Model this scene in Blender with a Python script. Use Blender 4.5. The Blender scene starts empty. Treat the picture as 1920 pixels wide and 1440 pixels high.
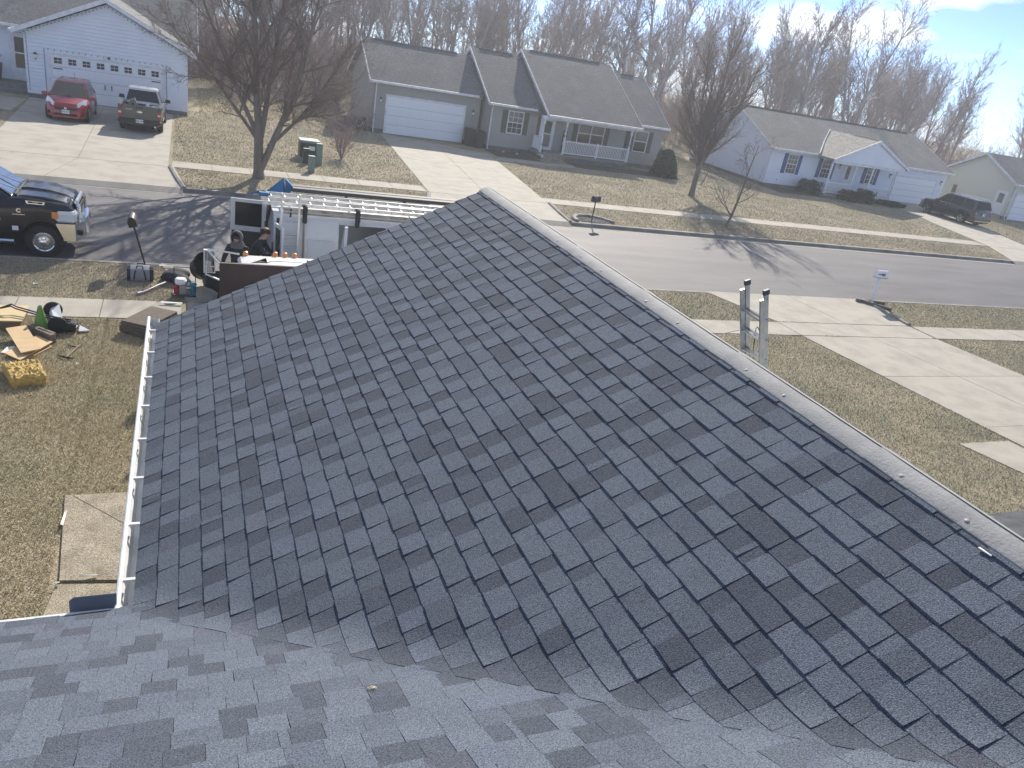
import bpy, bmesh, math, random
import numpy as np
from mathutils import Vector, Matrix
rad = math.radians
SC = bpy.context.scene
COL = SC.collection

# ------------------------------------------------------------------ camera
cam_d = bpy.data.cameras.new('camera'); cam = bpy.data.objects.new('camera', cam_d); COL.objects.link(cam)
F, PITCH, ROLL, YAW, CAMH = 1425.9, rad(23.616), rad(10.41), rad(-25.366), 6.173
_cy, _sy, _cp, _sp = math.cos(YAW), math.sin(YAW), math.cos(PITCH), math.sin(PITCH)
_fw = Vector((-_sy*_cp, _cy*_cp, -_sp)); _rt = Vector((_cy, _sy, 0)); _up = _rt.cross(_fw)
_r2 = math.cos(ROLL)*_rt + math.sin(ROLL)*_up; _u2 = -math.sin(ROLL)*_rt + math.cos(ROLL)*_up
_m = Matrix((_r2, _u2, -_fw)).transposed().to_4x4(); _m.translation = (0, 0, CAMH)
cam.matrix_world = _m
cam_d.sensor_width = 36; cam_d.lens = F/1920*36; cam_d.clip_end = 3000; cam_d.clip_start = .05
SC.camera = cam

# ------------------------------------------------------------------ light
SUNV = Vector((.62, 1.5, 1.0)).normalized()
EL = math.asin(SUNV.z); AZ = math.atan2(SUNV.x, SUNV.y)
w = bpy.data.worlds.new('World'); SC.world = w; w.use_nodes = True
nt = w.node_tree; nt.nodes.clear()
def N(t, tree=None, **k):
    n = (tree or nt).nodes.new(t)
    for a, b in k.items(): setattr(n, a, b)
    return n
out = N('ShaderNodeOutputWorld'); bg = N('ShaderNodeBackground')
sky = N('ShaderNodeTexSky', sky_type='NISHITA', sun_disc=False, sun_elevation=EL, sun_rotation=AZ, air_density=.38, dust_density=.02, ozone_density=6)
# cumulus: noise on the view direction, flattened towards the horizon
tc = N('ShaderNodeTexCoord'); mp = N('ShaderNodeMapping'); mp.inputs['Scale'].default_value = (1, 1, 2.6); mp.inputs['Location'].default_value = (5.3, 2.2, 1.1)
nz = N('ShaderNodeTexNoise'); nz.inputs['Scale'].default_value = 6.0; nz.inputs['Detail'].default_value = 8; nz.inputs['Roughness'].default_value = .52
rp = N('ShaderNodeValToRGB'); rp.color_ramp.elements[0].position = .5; rp.color_ramp.elements[1].position = .61
mx = N('ShaderNodeMixRGB'); mx.inputs['Color2'].default_value = (5.7, 6.1, 6.7, 1)
L = nt.links.new
L(tc.outputs['Generated'], mp.inputs['Vector']); L(mp.outputs['Vector'], nz.inputs['Vector']); L(nz.outputs['Fac'], rp.inputs['Fac'])
L(rp.outputs['Color'], mx.inputs['Fac']); L(sky.outputs['Color'], mx.inputs['Color1']); L(mx.outputs['Color'], bg.inputs['Color'])
bg.inputs['Strength'].default_value = .108
L(bg.outputs['Background'], out.inputs['Surface'])
sl = bpy.data.lights.new('sun', 'SUN'); sl.energy = 4.0; sl.angle = rad(.53); sl.color = (1, .92, .8)
so = bpy.data.objects.new('sun', sl); COL.objects.link(so); so.rotation_euler = SUNV.to_track_quat('Z', 'Y').to_euler()
SC.view_settings.view_transform = 'Standard'; SC.view_settings.look = 'None'; SC.view_settings.gamma = 1
SC.view_settings.exposure = .93
try: SC.view_settings.use_curve_mapping = False
except Exception: pass
SC.cycles.max_bounces = 6; SC.cycles.volume_bounces = 0; SC.cycles.transparent_max_bounces = 8

# ------------------------------------------------------------------ helpers
MATS = {}
def mk(name, col, rough=.8, metal=0, col2=None, vs=4, lo=.35, hi=.65, bump=0, bs=40, bd=.01, fine=0, fs=200, spec=None, coat=0, saw=0, sawdir='Z', trans=0, stretch=None, attr=None, det=6):
    """procedural principled: noise mix of two colours, fine speckle, bump, optional lapped (saw) relief"""
    if name in MATS: return MATS[name]
    m = bpy.data.materials.new(name); m.use_nodes = True; t = m.node_tree; ns = t.nodes; b = ns['Principled BSDF']; l = t.links.new
    b.inputs['Roughness'].default_value = rough; b.inputs['Metallic'].default_value = metal
    if spec is not None: b.inputs['Specular IOR Level'].default_value = spec
    if coat: b.inputs['Coat Weight'].default_value = coat; b.inputs['Coat Roughness'].default_value = .06
    if trans: b.inputs['Transmission Weight'].default_value = trans
    co = ns.new('ShaderNodeTexCoord').outputs['Object']
    if stretch:
        q = ns.new('ShaderNodeMapping'); q.inputs['Scale'].default_value = stretch; l(co, q.inputs['Vector']); co2 = q.outputs['Vector']
    else: co2 = co
    c = None
    rgb = ns.new('ShaderNodeRGB'); rgb.outputs[0].default_value = (*col, 1); c = rgb.outputs[0]
    if attr:
        a = ns.new('ShaderNodeAttribute'); a.attribute_name = attr; c = a.outputs['Color']
    if col2:
        n = ns.new('ShaderNodeTexNoise'); n.inputs['Scale'].default_value = vs; n.inputs['Detail'].default_value = det; n.inputs['Roughness'].default_value = .6; l(co2, n.inputs['Vector'])
        r = ns.new('ShaderNodeMapRange'); r.inputs[1].default_value = lo; r.inputs[2].default_value = hi; l(n.outputs['Fac'], r.inputs[0])
        x = ns.new('ShaderNodeMixRGB'); l(r.outputs[0], x.inputs['Fac']); l(c, x.inputs['Color1']); x.inputs['Color2'].default_value = (*col2, 1); c = x.outputs[0]
    if fine:
        n = ns.new('ShaderNodeTexNoise'); n.inputs['Scale'].default_value = fs; n.inputs['Detail'].default_value = 2; l(co, n.inputs['Vector'])
        r = ns.new('ShaderNodeMapRange'); r.inputs[1].default_value = .3; r.inputs[2].default_value = .7; r.inputs[3].default_value = 1-fine; r.inputs[4].default_value = 1+fine; l(n.outputs['Fac'], r.inputs[0])
        x = ns.new('ShaderNodeVectorMath'); x.operation = 'SCALE'; l(c, x.inputs[0]); l(r.outputs[0], x.inputs['Scale']); c = x.outputs[0]
    l(c, b.inputs['Base Color'])
    nrm = None
    if saw:
        wv = ns.new('ShaderNodeTexWave'); wv.wave_type = 'BANDS'; wv.bands_direction = sawdir; wv.wave_profile = 'SAW'; wv.inputs['Scale'].default_value = .314/saw  # one band per `saw` metres
        l(co, wv.inputs['Vector'])
        bp = ns.new('ShaderNodeBump'); bp.inputs['Strength'].default_value = .9; bp.inputs['Distance'].default_value = .012; bp.invert = True; l(wv.outputs['Fac'], bp.inputs['Height']); nrm = bp
    if bump:
        n = ns.new('ShaderNodeTexNoise'); n.inputs['Scale'].default_value = bs; n.inputs['Detail'].default_value = 4; l(co2, n.inputs['Vector'])
        bp = ns.new('ShaderNodeBump'); bp.inputs['Strength'].default_value = bump; bp.inputs['Distance'].default_value = bd; l(n.outputs['Fac'], bp.inputs['Height'])
        if nrm: l(nrm.outputs[0], bp.inputs['Normal'])
        nrm = bp
    if nrm: l(nrm.outputs[0], b.inputs['Normal'])
    MATS[name] = m
    return m

class MB:
    def __init__(s): s.v = []; s.f = []
    def add(s, vs, fs):
        o = len(s.v); s.v += [tuple(p) for p in vs]; s.f += [tuple(i+o for i in q) for q in fs]; return s
    def box(s, x0, y0, z0, x1, y1, z1, M=None):
        v = [(x0,y0,z0),(x1,y0,z0),(x1,y1,z0),(x0,y1,z0),(x0,y0,z1),(x1,y0,z1),(x1,y1,z1),(x0,y1,z1)]
        if M is not None: v = [M @ Vector(p) for p in v]
        return s.add(v, [(0,3,2,1),(4,5,6,7),(0,1,5,4),(1,2,6,5),(2,3,7,6),(3,0,4,7)])
    def bbox(s, x0, y0, z0, x1, y1, z1, b=.02, M=None):
        "box with chamfered vertical edges and top"
        def ring(i, z): return [(x0+i+b,y0+i,z),(x1-i-b,y0+i,z),(x1-i,y0+i+b,z),(x1-i,y1-i-b,z),(x1-i-b,y1-i,z),(x0+i+b,y1-i,z),(x0+i,y1-i-b,z),(x0+i,y0+i+b,z)]
        return s.loft([ring(b*.6,z0), ring(0,z0+b), ring(0,z1-b), ring(b*.8,z1)], M=M)
    def loft(s, rings, M=None, closed=True, cap=True):
        n = len(rings[0]); v = [p for r in rings for p in r]
        if M is not None: v = [M @ Vector(p) for p in v]
        f = []
        for i in range(len(rings)-1):
            for j in range(n if closed else n-1):
                a = i*n+j; b = i*n+(j+1) % n; f.append((a, b, b+n, a+n))
        if cap: f.append(tuple(range(n-1, -1, -1))); f.append(tuple(range((len(rings)-1)*n, len(rings)*n)))
        return s.add(v, f)
    def poly(s, pts): return s.add(pts, [tuple(range(len(pts)))])
    def prism(s, pts, d):
        "polygon (3D pts) extruded by vector d"
        n = len(pts); d = Vector(d); q = [Vector(p) for p in pts]
        return s.add(q+[p+d for p in q], [tuple(range(n-1,-1,-1)), tuple(range(n, 2*n))]+[(i, (i+1) % n, (i+1) % n+n, i+n) for i in range(n)])
    def tube(s, pts, r, n=8, cap=True, M=None):
        pts = [Vector(p) for p in pts]; rr = r if isinstance(r, (list, tuple)) else [r]*len(pts); rings = []
        for i, p in enumerate(pts):
            d = (pts[min(i+1, len(pts)-1)]-pts[max(i-1, 0)]).normalized()
            a = d.orthogonal().normalized() if i == 0 else (pa - d*pa.dot(d)).normalized()
            pa = a; b = d.cross(a)
            rings.append([p+(a*math.cos(2*math.pi*k/n)+b*math.sin(2*math.pi*k/n))*rr[i] for k in range(n)])
        return s.loft(rings, M=M, cap=cap)
    def lathe(s, prof, n=16, M=None, cap=True):
        "prof: (r,z) list about local Z"
        return s.loft([[(r*math.cos(2*math.pi*k/n), r*math.sin(2*math.pi*k/n), z) for k in range(n)] for r, z in prof], M=M, cap=cap)
    def build(s, name, mat, parent=None, smooth=False, world=True, angle=None):
        me = bpy.data.meshes.new(name); v = s.v
        if parent is not None and world:
            o = root_of(parent).location; v = [(p[0]-o[0], p[1]-o[1], p[2]-o[2]) for p in v]
        me.from_pydata(v, [], s.f); me.materials.append(mat if not isinstance(mat, str) else MATS[mat])
        bm = bmesh.new(); bm.from_mesh(me); bmesh.ops.recalc_face_normals(bm, faces=bm.faces[:]); bm.to_mesh(me); bm.free()
        if smooth or angle:
            me.polygons.foreach_set('use_smooth', [True]*len(me.polygons))
            if hasattr(me, 'set_sharp_from_angle'): me.set_sharp_from_angle(angle=angle or rad(38))
        return link(name, me, parent)
def root_of(o):
    while o.parent: o = o.parent
    return o
def link(name, me, parent=None):
    o = bpy.data.objects.new(name, me); COL.objects.link(o); o.parent = parent; return o
def tag(o, label, cat, group=None):
    o['label'] = label; o['category'] = cat
    if group: o['group'] = group
    return o
def thing(name, loc, label, cat, group=None, rz=0):
    o = bpy.data.objects.new(name, None); COL.objects.link(o); o.location = loc; o.rotation_euler.z = rz; o.empty_display_size = .2
    return tag(o, label, cat, group)
def struct(o): o['kind'] = 'structure'; return o
def stuff(o, label=None, cat=None):
    o['kind'] = 'stuff'
    if label: o['label'] = label; o['category'] = cat
    return o
def copy_tree(o, parent=None):
    c = o.copy(); COL.objects.link(c); c.parent = parent
    for ch in list(o.children): copy_tree(ch, c)
    return c
def RZ(a, loc=(0,0,0)): return Matrix.Translation(loc) @ Matrix.Rotation(a, 4, 'Z')
def text(s, size, M, mat, parent, ext=.002, name='lettering', bold=0):
    cu = bpy.data.curves.new(name, 'FONT'); cu.body = s; cu.size = size; cu.extrude = ext; cu.align_x = 'CENTER'; cu.align_y = 'CENTER'; cu.offset = bold
    to = bpy.data.objects.new(name, cu); COL.objects.link(to); bpy.context.view_layer.update()
    me = bpy.data.meshes.new_from_object(to.evaluated_get(bpy.context.evaluated_depsgraph_get())); bpy.data.objects.remove(to)
    me.transform(M); me.materials.clear(); me.materials.append(mat); me.name = name
    return link(name, me, parent)

# ------------------------------------------------------------------ materials
mk('lawn', (.38,.325,.235), .95, col2=(.26,.24,.16), vs=.55, lo=.4, hi=.62, bump=1, bs=60, bd=.03, fine=.5, fs=45, spec=.1)
mk('asphalt', (.125,.122,.128), .72, col2=(.17,.166,.17), vs=.8, stretch=(.25,1,1), bump=.25, bs=130, fine=.18, fs=160, spec=.2)
mk('concrete', (.385,.36,.31), .9, col2=(.28,.262,.225), vs=1.3, lo=.42, hi=.75, bump=.2, bs=70, fine=.16, fs=120)
mk('concrete_old', (.33,.29,.22), .93, col2=(.20,.175,.13), vs=3.5, lo=.4, hi=.72, bump=.5, bs=60, fine=.6, fs=70)
mk('kerb', (.30,.285,.26), .9, col2=(.15,.145,.14), vs=1.2, lo=.4, hi=.7, fine=.2, fs=80)
mk('joint', (.10,.095,.08), .95)
mk('soil', (.07,.055,.042), 1, col2=(.12,.10,.08), vs=6, bump=1, bs=25, bd=.04)
mk('white_paint', (.78,.79,.80), .45)
mk('white_trim', (.80,.81,.83), .5, col2=(.6,.62,.64), vs=3)
mk('white_siding', (.78,.82,.88), .55, col2=(.73,.77,.84), vs=1.1)  # white boards tinted blue: the sky-lit shade is put into the colour
mk('grey_siding', (.37,.36,.335), .65, col2=(.33,.32,.30), vs=.9)
mk('yellow_siding', (.66,.66,.56), .65)
mk('garage_white', (.82,.84,.87), .5)
mk('foundation', (.20,.195,.18), .9, col2=(.13,.13,.12), vs=3)
mk('roof_grey', (.115,.118,.122), .95, col2=(.165,.166,.168), vs=.9, lo=.35, hi=.75, saw=.16, fine=.3, fs=9, bump=.6, bs=9)
mk('roof_tan', (.28,.27,.255), .95, col2=(.19,.18,.17), vs=3, saw=.16, fine=.4, fs=10, bump=.6, bs=10)
mk('ridge_dark', (.09,.085,.08), .95)
mk('glass_dark', (.025,.03,.035), .06, spec=.7)
mk('glass_room', (.09,.10,.11), .08, spec=.7, col2=(.2,.2,.19), vs=1.2)
mk('shutter_green', (.075,.085,.06), .7); mk('shutter_blue', (.025,.06,.22), .6)
mk('black_iron', (.02,.02,.022), .5); mk('black_plastic', (.018,.019,.02), .55)
mk('rubber', (.016,.016,.017), .8); mk('dark_under', (.012,.012,.013), .9)
mk('chrome', (.78,.79,.80), .17, metal=1); mk('alloy', (.5,.51,.52), .3, metal=1)
mk('aluminium', (.66,.68,.70), .32, metal=.85, col2=(.5,.52,.54), vs=9)
mk('plate', (.75,.75,.72), .5); mk('plate_ink', (.06,.08,.2), .6)
mk('lamp_glass', (.8,.78,.7), .2); mk('light_red', (.35,.015,.015), .2, coat=.5); mk('light_amber', (.75,.28,.09), .3)
mk('headlight', (.62,.65,.68), .12, coat=.6)
mk('bark', (.16,.135,.115), .95, col2=(.23,.2,.175), vs=5, bump=1, bs=18, bd=.03, stretch=(1,1,.25))
mk('twig', (.21,.165,.145), .9); mk('twig_far', (.29,.25,.255), .95, col2=(.33,.275,.27), vs=.3); mk('bark_far', (.34,.31,.30), .95, col2=(.39,.35,.33), vs=.6)  # far copies are paler and cooler, distance haze put into their colour
mk('brush', (.30,.225,.22), .95, col2=(.34,.26,.235), vs=.25)
mk('evergreen', (.03,.055,.03), .85, col2=(.05,.08,.035), vs=5)
mk('hedge', (.022,.03,.02), .9, col2=(.04,.05,.03), vs=8)
mk('deck', (.24,.23,.21), .85)

# ------------------------------------------------------------------ ground
KN, KF = 19.6, 28.05         # near and far face of the kerbs
def sheet(name, mat, prof, x0=-150, x1=260):
    b = MB()
    b.loft([[(x0, y, z) for y, z in prof], [(x1, y, z) for y, z in prof]], closed=False, cap=False)
    return struct(b.build(name, MATS[mat]))
sheet('lawn', 'lawn', [(-60,0),(KN-.02,0),(KN-.02,-.16),(KF+.02,-.16),(KF+.02,0),(260,0)])
sheet('street', 'asphalt', [(KN-.01,-.135),(KN+.35,-.125),((KN+KF)/2,-.07),(KF-.35,-.125),(KF+.01,-.135)])
for nm, y0, y1 in (('gutter_pan', KN, KN+.36), ('gutter_pan', KF-.36, KF)):
    b = MB(); b.add([(-150,y0,-.121),(260,y0,-.121),(260,y1,-.121 if y1 != KN+.36 else -.119),(-150,y1,-.119)], [(0,1,2,3)]); struct(b.build(nm, MATS['concrete']))
# driveway openings along the kerbs: near side, far side
NEAR_GAPS = [(-.6, 7.4), (15.6, 22.35)]; FAR_GAPS = [(-8.2, -.1), (8.7, 14.55), (42.2, 50.4), (64, 71)]
def kerb_run(y0, y1, gaps, flare):
    k = struct(MB().box(-60, y0+.005, -.15, -59.9, y1-.005, -.05).build('kerb', MATS['kerb']))
    xs = [-60]+[g for p in gaps for g in p]+[140]
    for a, c in zip(xs[::2], xs[1::2]):
        n = max(1, round((c-a)/3.0)); d = (c-a)/n
        for i in range(n):
            b = MB(); x0, x1 = a+i*d+.006, a+(i+1)*d-.006; c_ = .03
            lo, hi = (y0, y1) if flare > 0 else (y1, y0)     # lo = lawn side
            ring = lambda x: [(x, lo, -.16), (x, lo, .012), (x, hi-(c_ if flare > 0 else -c_), .012), (x, hi, -.02), (x, hi, -.16)]
            b.loft([ring(x0), ring(x1)]); b.build('kerb_stone', MATS['kerb'], k)
    return k
kerb_run(KN-.16, KN, NEAR_GAPS, 1); kerb_run(KF+.16, KF, FAR_GAPS, -1)
SLABS = []
def slabs(name, c, nu, nv, mat='concrete', z=.012, bed=True, gap=.008, label=None):
    "c: four corners (x,y[,z]); slab objects over a dark joint bed"
    SLABS.append([(p[0], p[1]) for p in c])
    P = [Vector((p[0], p[1], p[2] if len(p) > 2 else z)) for p in c]
    at = lambda u, v: (P[0]*(1-u)+P[1]*u)*(1-v)+(P[3]*(1-u)+P[2]*u)*v
    e = Vector((0,0,.007)); b = MB(); b.poly([p-e for p in P]); k = struct(b.build(name, MATS['joint']))
    lu = max((P[1]-P[0]).length, .1); lv = max((P[3]-P[0]).length, .1); gu, gv = gap/lu, gap/lv
    for i in range(nu):
        for j in range(nv):
            u0, u1, v0, v1 = i/nu+gu, (i+1)/nu-gu, j/nv+gv, (j+1)/nv-gv
            q = [at(u0,v0), at(u1,v0), at(u1,v1), at(u0,v1)]
            s_ = MB(); s_.prism([p-Vector((0,0,.05)) for p in q], (0,0,.05+random.Random(i*77+j).uniform(0,.003))); s_.build('slab', MATS[mat], k)
    return k
def strip(y0, y1, xs, step, name='sidewalk'):
    for a, c in xs: slabs(name, [(a,y0),(c,y0),(c,y1),(a,y1)], max(1, round((c-a)/step)), 1)
strip(15.85, 16.9, [(-30,-.1),(7.1,16.35),(21.95,60)], 1.52)
strip(31.5, 32.65, [(-40,-6.6),(-.5,9.4),(15.15,44.6),(49.5,90)], 1.52)
# driveways and aprons
def apron(c, nu, far=False):
    slabs('driveway_apron', [(p[0],p[1]) for p in c], nu, 1)
    xa, xb = (c[0][0], c[1][0]) if far else (c[3][0], c[2][0]); ya = c[0][1] if far else c[2][1]; yb = ya-.28 if far else ya+.28
    struct(MB().prism([(xa,ya,.011),(xb,ya,.011),(xb,yb,-.112),(xa,yb,-.112)], (0,0,-.03)).build('apron_lip', MATS['concrete']))
slabs('driveway', [(16.35,15.83),(21.9,15.83),(23.2,7.5),(17.35,7.5)], 2, 3)
slabs('driveway', [(16.35,15.85),(16.35,16.92),(21.9,16.92),(21.9,15.85)], 1, 2)
apron([(16.35,16.94),(21.9,16.94),(22.4,KN-.005),(15.5,KN-.005)], 2, False)
slabs('walkway', [(15.35,9.65),(17.0,9.65),(17.3,7.2),(16.3,6.6)], 1, 1)
slabs('driveway', [(0,8.3),(7,8.3),(7,16.9),(0,16.9)], 2, 3)
apron([(0,16.92),(7,16.92),(7.4,KN-.005),(-.6,KN-.005)], 2, False)
slabs('driveway', [(-6.5,31.5),(-.6,31.5),(-.6,45.3),(-7.0,45.3)], 2, 3)
slabs('walkway', [(-11.5,42.2),(-7.02,40.5),(-7.02,44.6),(-11.5,44.6)], 3, 1)
apron([(-8.2,KF+.005),(-.1,KF+.005),(-.6,31.48),(-6.5,31.48)], 2, True)
slabs('driveway', [(9.45,31.5),(15.1,31.5),(16.95,44.8),(10.95,48.3)], 2, 4)
apron([(8.7,KF+.005),(14.55,KF+.005),(15.1,31.48),(9.45,31.48)], 1, True)
slabs('driveway', [(44.7,31.5),(49.4,31.5),(56.2,46.0),(50.4,46.0)], 2, 4)
apron([(42.2,KF+.005),(50.4,KF+.005),(49.4,31.48),(44.7,31.48)], 2, True)
slabs('walkway', [(16.5,42.6),(22.3,43.2),(22.3,44.2),(17.0,43.8)], 4, 1, z=.014)
slabs('patio', [(-1.46,9.5),(-.2,9.5),(-.2,7.62),(-1.32,7.78)], 1, 1, 'concrete_old', z=.03)
slabs('patio', [(-1.34,7.74),(-.2,7.58),(-.2,5.5),(-1.62,5.6)], 1, 1, 'concrete_old', z=.024)
# planting beds (bare soil) along the houses
for x0, y0, x1, y1 in ((17.3,44.35,20.3,47),(22.4,43.6,30.4,45.6),(38.4,43.4,42.8,45.9),(42.8,42.2,50.2,43.9)):
    struct(MB().poly([(x0,y0,.006),(x1,y0,.006),(x1,y1,.006),(x0,y1,.006)]).build('planting_bed', MATS['soil']))
# ------------------------------------------------------------------ the house we stand on
XE, YF, YC, ZE, RUN, SL, SM = -.29, 8.48, 3.92, 2.82, 3.57, .505, .483     # left eave x, front rake y, inner corner y, eave z, run, slope
XR, ZR = XE+RUN, ZE+SL*RUN                                   # wing ridge
YM = -1.6; ZM = ZE+SM*(YC-YM)                                # main ridge behind the camera
def surf(x, y):
    a = ZE+SL*(x-XE); b = ZE+SM*(YC-y); k = .11
    h = max(k-abs(a-b), 0)/k
    return max(a, b)+h*h*k*.25
home = thing('shingled_house', (0, 4, 0), 'house under the camera with new charcoal blue shingle roof and white gutter', 'house')
mk('house_siding', (.55,.55,.53), .6, saw=.11)
mk('roof_deck', (.075,.09,.11), .95)
mk('gutter_white', (.74,.76,.76), .35, col2=(.62,.63,.62), vs=6)
mk('flashing', (.17,.20,.25), .4, metal=.3)
mk('ridge_vent', (.24,.245,.25), .8, col2=(.31,.31,.31), vs=7, fine=.12, fs=160, bump=.3, bs=60)
mk('vent_cap', (.38,.375,.37), .7); mk('vent_cap_red', (.45,.33,.31), .6); mk('paper_scrap', (.8,.78,.72), .7)
# walls
W = MB(); W.box(XE+.32, -6, 0, XE+2*RUN-.32, YF-.3, ZE-.12); W.box(-9, -6.9, 0, 12, YC-.32, ZE-.12)
W.prism([(XE+.32, YF-.33, ZE-.12), (XE+2*RUN-.32, YF-.33, ZE-.12), (XR, YF-.33, ZR-.16)], (0,.03,0))
W.build('wall', MATS['house_siding'], home)
MB().box(1.0, YF-.3, 0, 5.9, YF-.26, 2.15).build('garage_door', MATS['garage_white'], home)
# roof deck under the shingles
D = MB(); e = -.015
D.poly([(XE,YF,ZE+e),(XR,YF,ZR+e),(XR,YC-RUN*SL/SM,ZR+e),(XE,YC,ZE+e)])
D.poly([(XR,YF,ZR+e),(XE+2*RUN,YF,ZE+e),(XE+2*RUN,YC,ZE+e),(XR,YC-RUN*SL/SM,ZR+e)])
D.poly([(-9,YC,ZE+e),(XE,YC,ZE+e),(XE+(YC-YM)*SM/SL,YM,ZM+e),(-9,YM,ZM+e)])
D.poly([(XE+2*RUN,YC,ZE+e),(12,YC,ZE+e),(12,YM,ZM+e),(XE+2*RUN-(YC-YM)*SM/SL,YM,ZM+e)])
D.poly([(-9,YM,ZM+e),(12,YM,ZM+e),(12,-7.2,ZE+e),(-9,-7.2,ZE+e)])
roof = D.build('roof', MATS['roof_deck'], home)
F_ = MB()   # fascia and soffit boards
F_.box(XE+.01, YC-.02, ZE-.17, XE+.04, YF-.03, ZE-.03); F_.box(XE+.04, YC, ZE-.16, XE+.33, YF-.05, ZE-.15)
F_.prism([(XE,YF-.03,ZE-.17),(XE,YF-.03,ZE-.02),(XR,YF-.03,ZR-.02),(XE+2*RUN,YF-.03,ZE-.02),(XE+2*RUN,YF-.03,ZE-.17),(XR,YF-.03,ZR-.17)], (0,.02,0))
F_.box(-9, YC-.03, ZE-.17, XE, YC-.01, ZE-.03); F_.box(-9, YC-.33, ZE-.16, XE+.3, YC-.03, ZE-.15)
F_.box(XE+2*RUN-.04, YC, ZE-.17, XE+2*RUN-.01, YF-.03, ZE-.03)
F_.build('fascia', MATS['white_trim'], home)

F2 = MB().box(XE+2*RUN, YC-.05, ZE-.13, XE+2*RUN+.11, YF, ZE-.01); F2.build('right_gutter', MATS['gutter_white'], home)
# --- shingles: every visible tab is a wedge with its own butt thickness and tone
rng = random.Random(11)
def tone(tab):  # random granule tone; gaps run darker, recess shadow put into their colour
    r = rng.random()*(1.0 if tab else .62)+(.16 if tab else 0)
    if r < .27: b = rng.uniform(.072, .084)
    elif r < .45: b = rng.uniform(.094, .106)
    else: b = rng.uniform(.112, .128)
    p = rng.random()
    t = (.88, 1.05, 1.33) if p < .9 else ((.88, 1.04, 1.36) if p < .98 else (.92, 1.03, 1.33))
    return tuple(b*q for q in t)
m = mk('shingle', (.08,.09,.1), .95, attr='tone', fine=.65, fs=190, bump=.8, bs=170, bd=.005, spec=.2)
CELLS = []      # (wing?, verts, faces, tone, centre)
def cell(wing, a0, a1, b0, b1, tl, skew, lift, nsub, sh0=0, sh1=0, tab=True):
    """wing: a = y range, b = x range (b0 low edge). main: a = x range, b = y (b0 = low edge at larger y)"""
    V, Fc = [], []; nb = nsub; na = max(1, nsub)
    def P(a, t, h):
        b = b0+(b1-b0)*t
        x, y = (b, a) if wing else (a, b)
        return (x, y, surf(x, y)+h)
    for j in range(nb+1):
        t = j/nb
        for i in range(na+1):
            s = i/na; a = a0+(a1-a0)*s+skew*t+(sh0*(1-s)+sh1*s)*t; V.append(P(a, t-(.0 if j else rng.uniform(0,.012)), lift+tl*(1-t)+.0015))
    w_ = na+1
    for j in range(nb):
        for i in range(na): Fc.append((j*w_+i, j*w_+i+1, (j+1)*w_+i+1, (j+1)*w_+i))
    o = len(V)     # skirt: butt edge and both ends
    loop = [j*w_ for j in range(nb, 0, -1)]+[i for i in range(na+1)]+[j*w_+na for j in range(1, nb+1)]
    for i in loop:
        x, y, z = V[i]; V.append((x, y, min(z, surf(x, y)-.002)))
    for q in range(len(loop)-1): Fc.append((loop[q], loop[q+1], o+q+1, o+q))
    c = np.mean(V, axis=0); CELLS.append((wing, V, Fc, tone(tab), c))
EXP = .1428*math.cos(math.atan(SL))      # exposure, horizontal
def widths(a0, a1):
    "alternating tabs and gaps along a course"
    a = a0-rng.uniform(0, .2); k = rng.random() < .5; r = []
    while a < a1:
        w_ = rng.choice((.125,.14,.15,.165,.18)) if k else rng.choice((.09,.11,.125,.14,.155))
        if rng.random() < .05: w_ = rng.uniform(.03,.06)
        b = min(a+w_, a1)
        if b > a0+.012: r.append((max(a, a0), b, k))
        a += w_; k = not k
    return r
nc = int(RUN/EXP)
for c in range(nc+1):
    x0 = XE-.012+c*EXP; x1 = min(x0+EXP+.035, XR)
    if x0 > XR-.06: break
    yv = YC-(x0-XE)*SL/SM; end = yv-.12-rng.uniform(-.01,.02)
    drift = rng.uniform(-.004,.004)
    for a0, a1, tab in widths(max(end, -1.2), YF+.015):
        near = a0 < yv+.45
        past = min(1, max(0, (yv+.05-a0)/.12)); lift = .0025*past; sh = -(x1-x0)*SL/SM if a0 <= end+.001 and c else 0
        cell(True, a0+.0008, a1-.0008, x0+drift+rng.uniform(-.002,.002), x1, ((.0125 if tab else .0075)+rng.uniform(0,.0022))*(1-.72*past), 0 if sh else rng.uniform(-.0035,.0035), lift, 5 if near else 1, sh, 0, tab)
EXP = .1428*math.cos(math.atan(SM)); nm_ = int((YC-YM)/EXP)
for c in range(nm_):
    y0 = YC+.012-c*EXP; y1 = y0-EXP-.035
    xv = XE+(YC-y0)*SM/SL
    ws = widths(-4.2, min(xv+(.03 if c < 2 else -.09), 9))
    for a0, a1, tab in ws:
        cell(False, a0+.0008, a1-.0008, y0+rng.uniform(-.002,.002), y1, (.006 if tab else .004)+rng.uniform(0,.001), 0 if a1 == ws[-1][1] else rng.uniform(-.002,.002), 0, 5 if a1 > xv-.4 else 1, 0, (y0-y1)*SM/SL if a1 == ws[-1][1] else 0, tab)
camv = np.array([0,0,CAMH])
def onscreen(c):
    v = Vector((c[0], c[1], c[2]-CAMH)); z = v.dot(_fw)
    if z <= .05: return 0
    x, y = F*v.dot(_r2)/z, F*v.dot(_u2)/z
    return 1 if abs(x) < 985 and abs(y) < 745 else 0
def size(cl):
    d = cl[4]-camv; n = np.array([-.447,0,.894]) if cl[0] else np.array([0,.447,.894]); r = np.linalg.norm(d)
    P = np.array(cl[1]); ex = P.max(0)-P.min(0)
    return onscreen(cl[4])*(ex[0]*ex[1])*abs(d@n)/r**3
order = sorted(range(len(CELLS)), key=lambda i: -size(CELLS[i]))
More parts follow.
